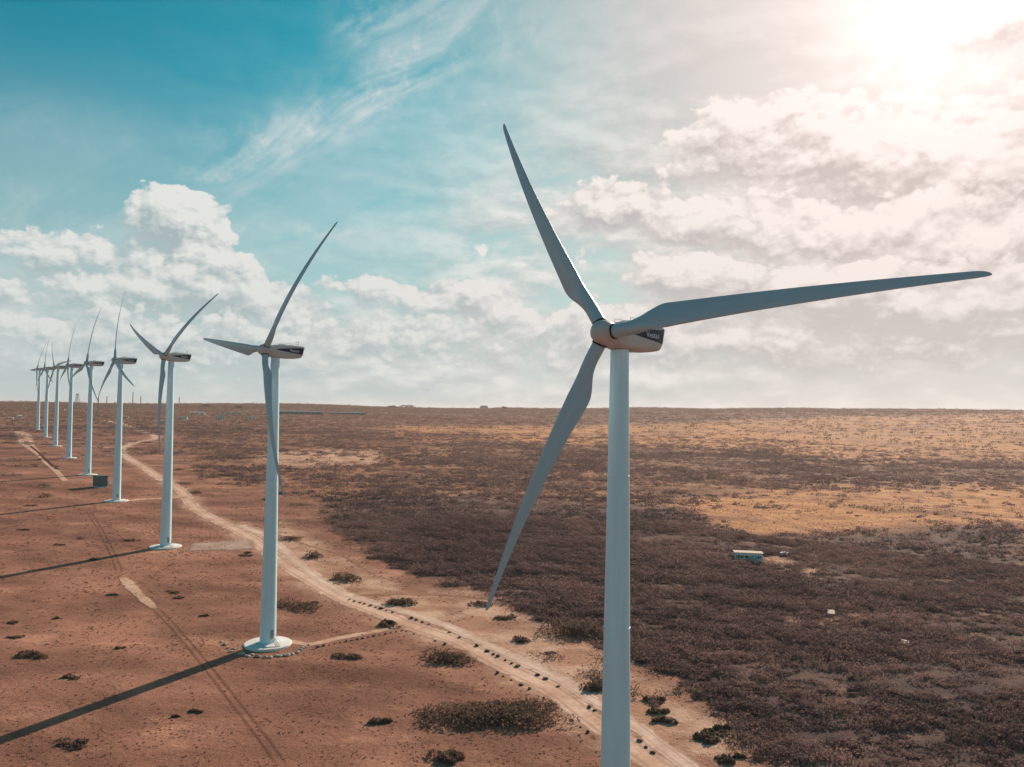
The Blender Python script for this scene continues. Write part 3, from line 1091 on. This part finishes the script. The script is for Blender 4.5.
def scrub_layer(name, n, r0, r1, leaves, wr, hr, size, thr, mat, protos=10, lumps=5):
    x, y, r = scatter(n, -38, 38, r0, r1)
    dens = lookup(scr_and_shade, x, y)
    clump = fbm(x / 26.0, y / 11.0, 77, 3)
    ridge_ = 1 - np.abs(2 * fbm(x / 30.0 + 0.2 * y / 30.0, y / 12.0, 87, 3) - 1)
    clump = np.clip(0.55 * clump + 0.65 * sstep(0.62, 0.98, ridge_), 0, 1)
    patch = fbm(x / 75.0, y / 34.0, 131, 4)
    keep = rng.uniform(0, 1, n) < np.clip(0.42 + 3.0 * (patch - 0.33), 0.2, 1) * np.clip((dens - thr) * 1.6 * (0.30 + 1.75 * (clump - 0.20)), 0, 1)
    x, y, r, clump, patch = x[keep], y[keep], r[keep], clump[keep], patch[keep]
    z = zground(x, y)
    PV = [leaf_cloud(leaves, 1.0, 1.0, 1.0, 1.0, 500 + i, lumps, 0.55) for i in range(protos)]
    Vs, Ts = [], []
    wv = rng.uniform(*wr, len(x)) * (0.7 + 0.6 * clump); hv = rng.uniform(*hr, len(x)) * (0.25 + 1.7 * clump) * rng.choice([0.65, 1.0, 2.0], len(x), p=[0.42, 0.43, 0.15]); an = rng.uniform(-0.35, 0.35, len(x))
    tn = rng.normal(0, 0.16, len(x)) + 0.30 * (clump - 0.45) - 0.9 * (patch - 0.5) - 0.20 * lookup(P1, x, y) + 0.15 * lookup(OC + OC2, x, y)
    for i in range(protos):
        sel = np.arange(len(x)) % protos == i
        V, Fc, tone = PV[i]
        cen = V.reshape(-1, 4, 3).mean(1)
        off = (V.reshape(-1, 4, 3) - cen[:, None, :])
        w, h, a = wv[sel], hv[sel], an[sel]
        C = np.stack([cen[None, :, 0] * w[:, None] * 2.1, cen[None, :, 1] * w[:, None], cen[None, :, 2] * h[:, None]], -1)
        ca, sa_ = np.cos(a)[:, None], np.sin(a)[:, None]
        cx = C[..., 0] * ca - C[..., 1] * sa_; cy = C[..., 0] * sa_ + C[..., 1] * ca
        Q = np.stack([cx, cy, C[..., 2]], -1)[:, :, None, :] + off[None] * size
        Q = Q + np.stack([x[sel], y[sel], z[sel]], -1)[:, None, None, :]
        Vs.append(Q.reshape(-1, 3))
        Ts.append(np.clip(np.tile(tone, sel.sum()).reshape(sel.sum(), -1) + tn[sel][:, None], 0, 1).ravel())
    V = np.vstack(Vs); T = np.concatenate(Ts)
    Fc = np.arange(len(V)).reshape(-1, 4)
    o = np_mesh(name, V, Fc, M[mat], {'tone': T})
    print(name, len(x), len(Fc))
    return o


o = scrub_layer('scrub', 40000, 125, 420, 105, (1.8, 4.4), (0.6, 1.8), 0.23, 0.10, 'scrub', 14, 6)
tag(o, 'dense dark thorny scrub covering the plain right of the road', 'scrub', kind='stuff')
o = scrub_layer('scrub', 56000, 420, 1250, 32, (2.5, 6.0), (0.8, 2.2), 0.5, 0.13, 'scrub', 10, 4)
tag(o, 'brown scrub dotting the middle distance of the plain', 'scrub', kind='stuff')
o = scrub_layer('scrub', 60000, 1250, 3500, 12, (4.0, 10.0), (1.2, 3.4), 1.1, 0.10, 'scrubfar', 8, 3)
tag(o, 'thin far scrub out to the horizon', 'scrub', kind='stuff')


def tufts(n, r0, r1, size):
    x, y, r = scatter(n, -37, 37, r0, r1, 1.2)
    dn = lookup(scr_and_shade, x, y); sd = lookup(sand, x, y)
    pt = fbm(x / 6.0, y / 6.0, 5, 3)
    keep = (dn < 0.4) & (rng.uniform(0, 1, n) < np.clip(pt * 2.0 - 0.6, 0.05, 1) * (1 - sstep(350, 700, r))) & (rng.uniform(0, 1, n) > sd * 1.1)
    for c, w in ((c_main, 4.8), (c_up, 3.6)):
        cc = c[::4]
        dd = np.full(len(x), 1e9)
        for j in range(0, len(x), 20000):
            s = slice(j, j + 20000)
            dd[s] = np.sqrt(((x[s, None] - cc[None, :, 0]) ** 2 + (y[s, None] - cc[None, :, 1]) ** 2).min(1))
        keep &= dd > w
    for b in BASES[:6]:
        keep &= np.hypot(x - b[0], y - b[1]) > 7.5
    x, y, r = x[keep], y[keep], r[keep]
    z = zground(x, y)
    m = len(x)
    sz = size * rng.uniform(0.5, 1.3, m) * (0.6 + r / 400.0)
    hh = sz * rng.uniform(0.25, 0.7, m)
    Q = []
    for k in range(2):
        a = rng.uniform(0, math.pi, m)
        dx, dy = np.cos(a) * sz, np.sin(a) * sz
        lx, ly = rng.normal(0, 0.3, m) * sz - 0.3 * sz, rng.normal(0, 0.3, m) * sz
        Q.append(np.stack([np.stack([x - dx * .6, y - dy * .6, z - .03], -1), np.stack([x + dx * .6, y + dy * .6, z - .03], -1),
                           np.stack([x + dx + lx, y + dy + ly, z + hh], -1), np.stack([x - dx + lx, y - dy + ly, z + hh * .8], -1)], 1))
    V = np.concatenate(Q).reshape(-1, 3)
    T = np.repeat(np.tile(np.clip(rng.normal(0.4, 0.28, m), 0, 1), 2), 4)
    o = np_mesh('grass', V, np.arange(len(V)).reshape(-1, 4), M['tuft'], {'tone': T})
    print('tufts', m)
    tag(o, 'short dry brown grass around the turbines', 'grass', kind='stuff')


tufts(140000, 110, 700, 0.24)

# ------------------------------------------------------------------ cabinet beside the fourth turbine
p = P2G(100, 487)
rt_ = empty('equipment_cabinet', p, R(-38))
k = mpp(100, 487)
MB().box((0, 0, 0.15), (15.5 * k, 9 * k, 0.5)).build('plinth', M['concrete'], rt_)
body = MB().box((0, 0, 0.4 + 5.2 * k), (14 * k, 8 * k, 10.4 * k)).build('body', M['cabinet'], rt_)
MB().box((0, 0, 0.4 + 10.6 * k), (15 * k, 9 * k, 0.6 * k + 0.1)).build('roof', M['cabinet'], rt_)
for sx in (-1, 1):
    d = MB().box((sx * 3.2 * k, -4.05 * k, 0.4 + 5 * k), (5.6 * k, 0.12, 8.4 * k)).build('door', M['cabinet'], rt_)
    MB().box((sx * 0.9 * k, -4.05 * k - 0.1, 0.4 + 5 * k), (0.1, 0.1, 0.6)).build('handle', M['metal'], d)
tag(rt_, 'dark green steel equipment cabinet on the grass between two turbines', 'cabinet')
p = P2G(108, 483.5)
rt_ = empty('switch_box', p, R(-30))
MB().box((0, 0, 0.9), (1.6, 1.0, 1.8)).build('body', M['wall'], rt_)
MB().box((0, 0, 1.86), (1.9, 1.3, 0.12)).build('lid', M['metal'], rt_)
tag(rt_, 'small white switch box right beside the dark green cabinet', 'switch box')


# ------------------------------------------------------------------ buildings
def house(px, py, wpx, hpx, label, wall='wall', roof='roof', nwin=3, rz=0.0, detail=False, cat='house', rtype='gable'):
    p = P2G(px, py)
    k = float(p @ _f) / F_PX
    w, h = wpx * k, hpx * k
    d = max(5.0, w * 0.32)
    az = math.atan2(p[0], p[1])
    root = empty('house', p, -az + rz)
    MB().box((0, 0, h * 0.34 - 0.4), (w, d, h * 0.68 + 0.8)).build('wall', M[wall], root)
    if rtype == 'gable':
        o_ = 0.35
        vs = [(-w / 2 - o_, -d / 2 - o_, h * 0.68), (w / 2 + o_, -d / 2 - o_, h * 0.68), (w / 2 + o_, d / 2 + o_, h * 0.68), (-w / 2 - o_, d / 2 + o_, h * 0.68), (-w / 2 + w * 0.14, 0, h), (w / 2 - w * 0.14, 0, h)]
        MB().add(vs, [(0, 1, 5, 4), (1, 2, 5), (2, 3, 4, 5), (3, 0, 4), (3, 2, 1, 0)]).build('roof', M[roof], root)
    else:
        MB().box((0, 0, h * 0.68 + 0.22), (w + 0.5, d + 0.7, 0.4)).build('roof', M[roof], root)
    for i in range(nwin):
        x = (i + 0.5) / nwin * w * 0.9 - w * 0.45
        if detail and i == nwin // 2:
            dr = MB().box((x, -d / 2 - 0.03, 1.0), (1.1, 0.1, 2.0)).build('door', M['teal_wall'], root)
            MB().box((x + 0.4, -d / 2 - 0.1, 1.0), (0.08, 0.06, 0.2)).build('handle', M['metal'], dr)
            continue
        ww = MB().box((x, -d / 2 - 0.02, h * 0.36), (min(1.4, w * 0.11) if detail else w / nwin * 0.42, 0.08, h * 0.26)).build('window', M['glass'], root)
        if detail:
            MB().box((x, -d / 2 - 0.07, h * 0.36 - h * 0.15), (min(1.7, w * 0.13), 0.16, 0.12)).build('sill', M['wall'], ww)
    tag(root, label, cat)
    return root


hs = house(748, 559.5, 27, 10.0, 'white cottage with dark windows alone in the dark scrub', nwin=6, detail=True, roof='roof', rtype='flat', rz=R(7))
kk = mpp(747, 559)
pp = MB().box((4.2 * kk, -6.4 * kk - 0.8, 1.5), (7.5 * kk, 0.12, 2.0))
pp.build('veranda_wall', M['teal_wall'], hs)
for i in range(5):
    vr = MB().tube(((-11 + i * 5.2) * kk, -9.4 * kk, -0.5), ((-11 + i * 5.2) * kk, -9.4 * kk, 5.6 * kk), 0.09)
    vr.build('veranda_post', M['wall'], hs)
MB().box((0, -7.9 * kk, 5.9 * kk), (26 * kk, 4.2 * kk, 0.15)).build('veranda_roof', M['wall'], hs)
# a small parked boat-like shed roof, shed and tank beside it
house(785, 555, 6, 2.8, 'low white roofed shelter up the sandy yard from the cottage', nwin=2, roof='wall', cat='shed', rtype='flat', rz=R(-12))
house(831, 613.5, 4.5, 2.8, 'tiny white hut beside a pale sand strip in the scrub', nwin=1, cat='hut', rtype='gable')
house(905, 644, 5, 2.6, 'tiny white hut alone in dark scrub right of the sand strip', nwin=1, cat='hut', rtype='gable')
for (a, lab, wp, hp, ro, rt2) in [((250, 419), 'low pale far building just left of the stone ringed tower', 11, 3, 'roof', 'flat'), ((221, 419.5), 'pinkish far house with a taller middle, left of the stone ringed tower', 7, 4.5, 'roof', 'gable'),
                                  ((183, 419), 'bright white far house right of the Y shaped rotor tower', 8, 3, 'wall', 'flat'), ((161, 422.5), 'white far house behind the hanging blade of the Y shaped rotor', 9, 2.6, 'wall', 'flat'),
                                  ((197, 414.5), 'long pale far house under the low hill', 15, 3, 'roof', 'gable'), ((233, 414), 'wide tan far house at the foot of the dark ridge', 17, 2.4, 'roof', 'flat'),
                                  ((125, 418), 'thin white far building between the masts and the road bend', 7, 2, 'wall', 'flat'), ((20, 417), 'leftmost tiny white far house left of the last turbine', 4, 2, 'wall', 'gable'),
                                  ((11, 419), 'tiny pale far house at the left edge of the plain', 4, 2, 'roof', 'gable'), ((62, 410.5), 'tiny pale far house between two far turbines', 5, 1.8, 'wall', 'flat'),
                                  ((72, 411), 'tiny white far house under the lattice mast', 5, 1.8, 'wall', 'flat')]:
    house(a[0], a[1], wp, hp, lab, nwin=3, roof=ro, rtype=rt2, rz=random.uniform(-0.2, 0.2))
house(297, 414.0, 50, 3.4, 'very long low blue roofed building below the dark ridge', wall='bluesheet', roof='bluesheet', nwin=9, cat='building')
house(348, 414.5, 36, 2.4, 'long dim blue grey building right of the blue roofed one', wall='bluesheet', roof='bluesheet', nwin=7, cat='building')
house(484, 409, 8, 3.4, 'small pale house standing up on the far horizon', nwin=2, roof='roof')


# masts on the far plain
def mast(px, py, hpx, label, lattice=False):
    p = P2G(px, py)
    k = float(p @ _f) / F_PX
    h = hpx * k
    root = empty('mast', p)
    if not lattice:
        MB().lathe([(0.55 * k / 1.0 * 0.8, -2), (0.35 * k, h)], 10).build('pole', M['mast'], root, True)
        MB().box((0, 0, h), (1.6 * k, 0.4, 0.5)).build('crossarm', M['mast'], root)
    else:
        b = MB()
        w0, w1 = 2.2 * k, 0.7 * k
        for sx in (-1, 1):
            for sy in (-1, 1):
                b.tube((sx * w0, sy * w0, -1), (sx * w1, sy * w1, h), 0.18 * k, 5)
        for i in range(5):
            z0, z1 = h * i / 5, h * (i + 1) / 5
            a0, a1 = w0 + (w1 - w0) * i / 5, w0 + (w1 - w0) * (i + 1) / 5
            for s in (-1, 1):
                b.tube((-a0 * s, -a0, z0), (a1 * s, -a1, z1), 0.1 * k, 4)
                b.tube((-a0 * s, a0, z0), (a1 * s, a1, z1), 0.1 * k, 4)
        b.build('lattice', M['mast'], root)
        MB().box((0, 0, h), (3.0 * k, 0.6, 0.5 * k)).build('crossarm', M['mast'], root)
    tag(root, label, 'mast')


mast(106.7, 406.5, 10, 'short thin dark mast on the horizon left of the green cabinet turbine')
mast(132.6, 406.5, 14, 'tallest thin dark mast on the horizon between two turbines')
mast(140.5, 406.5, 10, 'thin dark mast just right of the tallest one on the horizon')
mast(179, 407, 10, 'thin dark mast on the horizon right of the Y shaped rotor tower')
mast(98, 415, 18, 'thin pale mast in front of the horizon between two turbines')
mast(77, 408, 14, 'lattice mast on the horizon between far turbines', True)


def far_tree(px, py, wpx, hpx, seed, label):
    p = P2G(px, py)
    k = float(p @ _f) / F_PX
    root = empty('tree', p)
    V, Fc, tone = leaf_cloud(420, wpx * k, wpx * k * 0.6, hpx * k * 0.8, 0.45 * k, seed, 6)
    V[:, 2] += hpx * k * 0.2
    o = np_mesh('crown', V, Fc, M['scrubfar'], {'tone': tone}); o.parent = root
    MB().lathe([(0.25 * k, -1), (0.14 * k, hpx * k * 0.6)], 8).build('trunk', M['bark'], root)
    tag(root, label, 'tree')


for i, (a, wq, hq, lab) in enumerate([((206, 407), 12, 4, 'dark far tree clump on the low hill left of the stone ringed tower'), ((407, 408), 16, 4, 'wide dark far tree clump on the ridge in the middle of the horizon'),
                                      ((392, 408), 10, 3, 'low dark far tree beside the wide clump on the ridge'), ((505, 409), 6, 3, 'small dark far tree right of the house on the horizon'),
                                      ((239, 408), 9, 3, 'small dark far tree on the ridge just left of the stone ringed tower')]):
    far_tree(a[0], a[1], wq, hq, 300 + i, lab)

def noise2(*a, **k):
    return noise(*a, dim='2D', **k)


# ------------------------------------------------------------------ sky
world = bpy.data.worlds.new('World'); scene.world = world
world.use_nodes = True
wn = world.node_tree
for n in list(wn.nodes): wn.nodes.remove(n)


def azel(px, py):
    v = RT * (px - W / 2) + UP * (H / 2 - py) + _f * F_PX
    v = v / np.linalg.norm(v)
    return math.degrees(math.atan2(v[0], v[1])), math.degrees(math.asin(v[2]))


K = math.degrees(1 / F_PX)       # degrees per photograph pixel near the centre
# cloud banks by compass bearing and height above the horizon: x, y, half sizes, weight
BANKS = [
    # high back: the cauliflower tower on the left, the bright bank under the sun
    [(185, 212, 24, 20, 1.0), (150, 215, 22, 18, .7), (205, 238, 22, 26, 1.0), (188, 262, 44, 26, .8), (125, 258, 36, 22, .5), (30, 250, 40, 24, .85), (72, 196, 7, 8, .34), (85, 275, 60, 22, .4),
     (735, 125, 44, 24, .8), (700, 165, 46, 26, .7), (800, 150, 60, 40, .95), (880, 165, 60, 40, .95), (975, 170, 70, 46, 1.0), (1040, 190, 60, 70, .9), (497, 242, 30, 8, .55), (575, 255, 26, 14, .55), (1010, 26, 50, 12, 1.1)],
    # middle banks
    [(40, 300, 80, 22, .7), (140, 288, 50, 24, .85), (225, 282, 44, 30, .95), (275, 318, 50, 28, .85), (365, 286, 26, 14, .7), (420, 300, 50, 22, .95), (480, 302, 36, 20, .8),
     (615, 196, 44, 16, 1.0), (585, 215, 46, 16, .8), (680, 222, 60, 18, .85), (770, 232, 90, 24, .8), (880, 235, 90, 28, .85), (990, 250, 90, 34, .9)],
    # low front banks
    [(40, 345, 120, 24, .7), (170, 335, 90, 24, .7), (300, 340, 50, 18, .75), (400, 335, 50, 16, .8), (520, 326, 60, 20, .9), (470, 360, 120, 16, .6), (575, 305, 24, 14, .6),
     (655, 272, 26, 18, .8), (700, 276, 36, 24, .95), (650, 318, 60, 22, .6), (780, 290, 90, 26, .8), (900, 296, 90, 26, .85), (1000, 310, 80, 34, .85), (720, 345, 120, 22, .7), (880, 352, 140, 20, .65), (600, 350, 70, 18, .55)],
]
SHADE = [(640, 200, 44, 8, .8), (855, 178, 26, 12, .7), (900, 330, 120, 22, .8), (850, 292, 120, 14, .5), (720, 292, 40, 14, .5), (1005, 30, 46, 12, 1.3), (1015, 185, 22, 24, .5)]


def gauss_sum(nt, P, lst):
    tot = None
    for (x, y, a, b, w) in lst:
        az, el = azel(x, y)
        ia, ib = 1 / (a * K * 1.15), 1 / (b * K * 1.15)
        q_ = vmath(nt, 'MULTIPLY_ADD', P, (ia, ib, 0), (-az * ia, -el * ib, 0))
        d2 = vmath(nt, 'DOT_PRODUCT', q_, q_)
        e = const(nt, math.exp(-1))._m('POWER', d2)
        tot = e * w if tot is None else e._m('MULTIPLY_ADD', w, tot)
    return tot


grp = bpy.data.node_groups.new('cloud_field', 'ShaderNodeTree')
grp.interface.new_socket('P', in_out='INPUT', socket_type='NodeSocketVector')
for nm in 'ABCN':
    grp.interface.new_socket(nm, in_out='OUTPUT', socket_type='NodeSocketFloat')
gi = grp.nodes.new('NodeGroupInput'); go = grp.nodes.new('NodeGroupOutput')
P = X(grp, gi.outputs[0])
wv = noise2(grp, P, 0.20, 4, 0.6, colour=True)
wv = vmath(grp, 'SUBTRACT', wv, (0.5, 0.5, 0.5))
Pw = vmath(grp, 'MULTIPLY_ADD', wv, (4.6, 2.4, 0), P)
Ps = vmath(grp, 'MULTIPLY', P, (0.85, 1.25, 1.0))
f1 = noise2(grp, Ps, 0.24, 9, 0.60, dist=0.12)
vor = grp.nodes.new('ShaderNodeTexVoronoi')
vor.feature = 'F1'; vor.voronoi_dimensions = '2D'
Pv = vmath(grp, 'MULTIPLY_ADD', wv, (1.6, 1.6, 0), Ps)
grp.links.new(Pv.s, vor.inputs['Vector'])
vor.inputs['Scale'].default_value = 0.55
vor.inputs['Detail'].default_value = 3.0
vor.inputs['Roughness'].default_value = 0.55
puff = 1.0 - X(grp, vor.outputs['Distance'])
nn = (f1 - 0.5) * 1.15 + (puff - 0.55) * 0.42
for k_, bank in enumerate(BANKS):
    Lk = gauss_sum(grp, Pw, bank)
    hh = Lk + nn * Lk.step(0.02, 0.30)
    grp.links.new(hh.s, go.inputs[k_])


grp.links.new(nn.s, go.inputs[3])


def field(P):
    n = wn.nodes.new('ShaderNodeGroup'); n.node_tree = grp
    wn.links.new(P.s, n.inputs[0])
    return [X(wn, n.outputs[k_]) for k_ in range(4)]


tc = wn.nodes.new('ShaderNodeTexCoord')
D = X(wn, tc.outputs['Generated'])
D = vmath(wn, 'NORMALIZE', D)
dx_, dy_, dz_ = sep(wn, D)
az_ = dx_._m('ARCTAN2', dy_) * (180 / math.pi)
el_ = dz_._m('ARCSINE') * (180 / math.pi)
P = xyz(wn, az_, el_, 0.0)
sky = wn.nodes.new('ShaderNodeTexSky')
sky.sky_type = 'NISHITA'
sky.sun_disc = False
sky.sun_elevation = SUN_EL
sky.sun_rotation = SUN_AZ
sky.altitude = 50; sky.air_density = 1.0; sky.dust_density = 1.2; sky.ozone_density = 2.0
nish = X(wn, sky.outputs[0])
SKY_STR = 0.10
EXPO = 0.35
BR = 1.0 / SKY_STR / 2 ** EXPO                       # colours below are given as picture values

sdir = (math.sin(SUN_AZ) * math.cos(SUN_EL), math.cos(SUN_AZ) * math.cos(SUN_EL), math.sin(SUN_EL))
gaz, gel = azel(945, -8)                 # the bright break in the cloud in front of the sun
gdir = (math.sin(R(gaz)) * math.cos(R(gel)), math.cos(R(gaz)) * math.cos(R(gel)), math.sin(R(gel)))
ang = vmath(wn, 'DOT_PRODUCT', D, gdir)._m('ARCCOSINE') * (180 / math.pi)

def C(c): return tuple(BR * q_ for q_ in c)

# clear sky: the daylight model, graded to teal
base = mulc(wn, nish, (0.032, 0.735, 0.655))
near = (ang * (1 / 24.0)).expneg()
wide = ((ang * (1 / 30.0)).pow(2.0)).expneg()
vz = 1.0 - ang.step(14.0, 41.0)
haze = ((el_.max(0.0) * (1 / 12.0)).pow(1.5)).expneg()
hzcol = mix(wn, wide, C((0.515, 0.59, 0.585)), C((0.90, 0.72, 0.65)))
base = mix(wn, vz * 0.97, base, mix(wn, ang.step(5.0, 22.0), C((0.90, 0.755, 0.71)), C((0.565, 0.535, 0.53))))
base = mix(wn, haze.pow(0.85) * (1.0 - el_.step(15.0, 25.0)), base, hzcol)
# thin high cloud, drawn out along the wind
cq = xyz(wn, az_ * 0.10 + el_ * 0.115, el_ * 0.42 - az_ * 0.27, 0.0)
cir = noise2(wn, cq, 0.55, 7, 0.6, dist=0.6)
cir2 = noise2(wn, P, 0.55, 6, 0.65)
CIRL = [(215, 176, 34, 10, .8), (258, 152, 36, 11, .9), (300, 131, 36, 12, 1.0), (345, 108, 36, 13, 1.1), (388, 86, 36, 16, 1.1), (430, 60, 36, 18, .95), (480, 22, 45, 22, .85), (375, 28, 34, 22, .7), (120, 230, 130, 20, .4), (420, 200, 160, 40, .35), (330, 235, 110, 6, .6), (60, 130, 80, 26, .22), (540, 180, 70, 70, .35), (620, 80, 110, 70, .35), (30, 290, 160, 60, .3)]
cl_ = gauss_sum(wn, vmath(wn, 'MULTIPLY_ADD', vmath(wn, 'SUBTRACT', noise2(wn, P, 0.12, 4, 0.6, colour=True), (0.5, 0.5, 0.5)), (5.0, 3.0, 0), P), CIRL)
cirf = (cl_ * (cir.step(0.30, 0.75) * 0.95 + cir2.step(0.45, 0.8) * 0.45) * 1.0).clamp()
base = mix(wn, cirf * 0.85, base, mix(wn, wide, C((0.62, 0.70, 0.70)), C((0.90, 0.82, 0.79))))
# cumulus, three banks one in front of the other: bright crisp tops, soft grey undersides
tov = vmath(wn, 'NORMALIZE', vmath(wn, 'SUBTRACT', (math.degrees(SUN_AZ), math.degrees(SUN_EL) + 8, 0.0), P))
tov = vmath(wn, 'NORMALIZE', vmath(wn, 'ADD', tov, (0.0, 0.9, 0.0)))
H0 = field(P)
H1 = field(vmath(wn, 'ADD', P, scale(wn, tov, 1.15)))
H2 = field(vmath(wn, 'ADD', P, scale(wn, tov, 0.42)))
fine_ = H0[3] - H2[3]
sh = gauss_sum(wn, vmath(wn, 'MULTIPLY_ADD', vmath(wn, 'SUBTRACT', noise2(wn, P, 0.25, 5, 0.6, colour=True), (0.5, 0.5, 0.5)), (5.0, 2.6, 0), P), SHADE)
shade = mix(wn, wide, C((0.35, 0.45, 0.475)), C((0.62, 0.495, 0.465)))
bright = mix(wn, wide, C((0.84, 0.83, 0.79)), C((1.03, 0.90, 0.85)))
VEIL = [(820, 250, 330, 150, 1.0), (560, 340, 200, 50, .8), (110, 345, 200, 42, .7), (330, 355, 160, 34, .5), (560, 230, 90, 40, .5)]
ve = gauss_sum(wn, P, VEIL).min(1.0)
vn = noise2(wn, vmath(wn, 'MULTIPLY', P, (0.5, 1.3, 1.0)), 0.22, 7, 0.62)
vn2 = noise2(wn, vmath(wn, 'MULTIPLY_ADD', scale(wn, tov, 0.9), (0.5, 1.3, 1.0), vmath(wn, 'MULTIPLY', P, (0.5, 1.3, 1.0))), 0.22, 7, 0.62)
vl = ((vn - vn2) * 2.6 + 0.52 + (vn - 0.5) * 0.9).clamp()
out = mix(wn, ve * vn.step(0.22, 0.62) * 0.92, base, mix(wn, vl, shade, bright))
out = mix(wn, haze * 0.35, out, hzcol)
for k_ in range(3):
    hc, hs = H0[k_], H1[k_]
    dh = hc - hs
    top = dh.step(-0.12, 0.16)
    soft = hc.step(0.16, 0.95)
    crisp = hc.step(0.25, 0.44)
    cov = soft + (crisp - soft) * top
    lit = (0.35 + dh * 1.15 + fine_ * (1.35 - wide * 0.7) - sh * 0.35 + (0.06, 0.0, -0.04)[k_] + wide * 0.17).clamp()
    ccol = mix(wn, lit, shade, bright)
    ccol = mix(wn, haze * 0.55, ccol, hzcol)
    out = mix(wn, cov * 0.95, out, ccol)
# glare of the sun through the thin cloud
gl = ((ang * (1 / 4.6)).pow(2.0)).expneg() * (1.0 - sh.min(1.0) * 0.55)
gl2 = ((ang * (1 / 11.0)).pow(2.0)).expneg()
out = addc(wn, out, scale(wn, vmath(wn, 'ADD', xyz(wn, 0, 0, 0), C((1.0, 0.96, 0.93))), gl * (cir2 * 1.3) * 0.85))
out = addc(wn, out, scale(wn, vmath(wn, 'ADD', xyz(wn, 0, 0, 0), C((1.0, 0.82, 0.75))), gl2 * 0.15))
bg = wn.nodes.new('ShaderNodeBackground'); bg.inputs['Strength'].default_value = SKY_STR
wn.links.new(out.s, bg.inputs['Color'])
wo = wn.nodes.new('ShaderNodeOutputWorld')
wn.links.new(bg.outputs[0], wo.inputs['Surface'])

# ------------------------------------------------------------------ air
hm_, hn, hb_ = newmat('haze_air')
hn.nodes.remove(hb_)
pv = hn.nodes.new('ShaderNodeVolumePrincipled')
pv.inputs['Color'].default_value = (0.93, 0.90, 0.90, 1)
pv.inputs['Density'].default_value = 0.00005
pv.inputs['Anisotropy'].default_value = 0.35
hn.links.new(pv.outputs[0], hn.nodes['Material Output'].inputs['Volume'])
zlo, zhi = float(GZ.min()) - 3.0, 60.0
hz = MB().box((0, 0, (zlo + zhi) / 2), (30000, 30000, zhi - zlo)).build('haze', hm_)
tag(hz, 'thin pale air over the plain', 'haze', kind='stuff')

# ------------------------------------------------------------------ sun
sl = bpy.data.lights.new('sun', 'SUN')
sl.energy = 5.0; sl.angle = R(0.55); sl.color = (1.0, 0.80, 0.64)
so = bpy.data.objects.new('sun', sl); col.objects.link(so)
so.rotation_euler = Vector(sdir).to_track_quat('Z', 'Y').to_euler()

# ------------------------------------------------------------------ render settings
vs_ = scene.view_settings
scene.display_settings.display_device = 'sRGB'
vs_.view_transform = 'Standard'
try: vs_.look = 'None'
except Exception: pass
vs_.exposure = EXPO; vs_.gamma = 1.0; vs_.use_curve_mapping = False
world.cycles.sampling_method = 'NONE'
scene.cycles.use_denoising = True
scene.cycles.denoiser = 'OPENIMAGEDENOISE'
scene.cycles.max_bounces = 3
scene.cycles.volume_bounces = 0
scene.cycles.diffuse_bounces = 2
scene.cycles.glossy_bounces = 2
scene.cycles.use_adaptive_sampling = True
scene.cycles.adaptive_threshold = 0.02
scene.cycles.transparent_max_bounces = 16
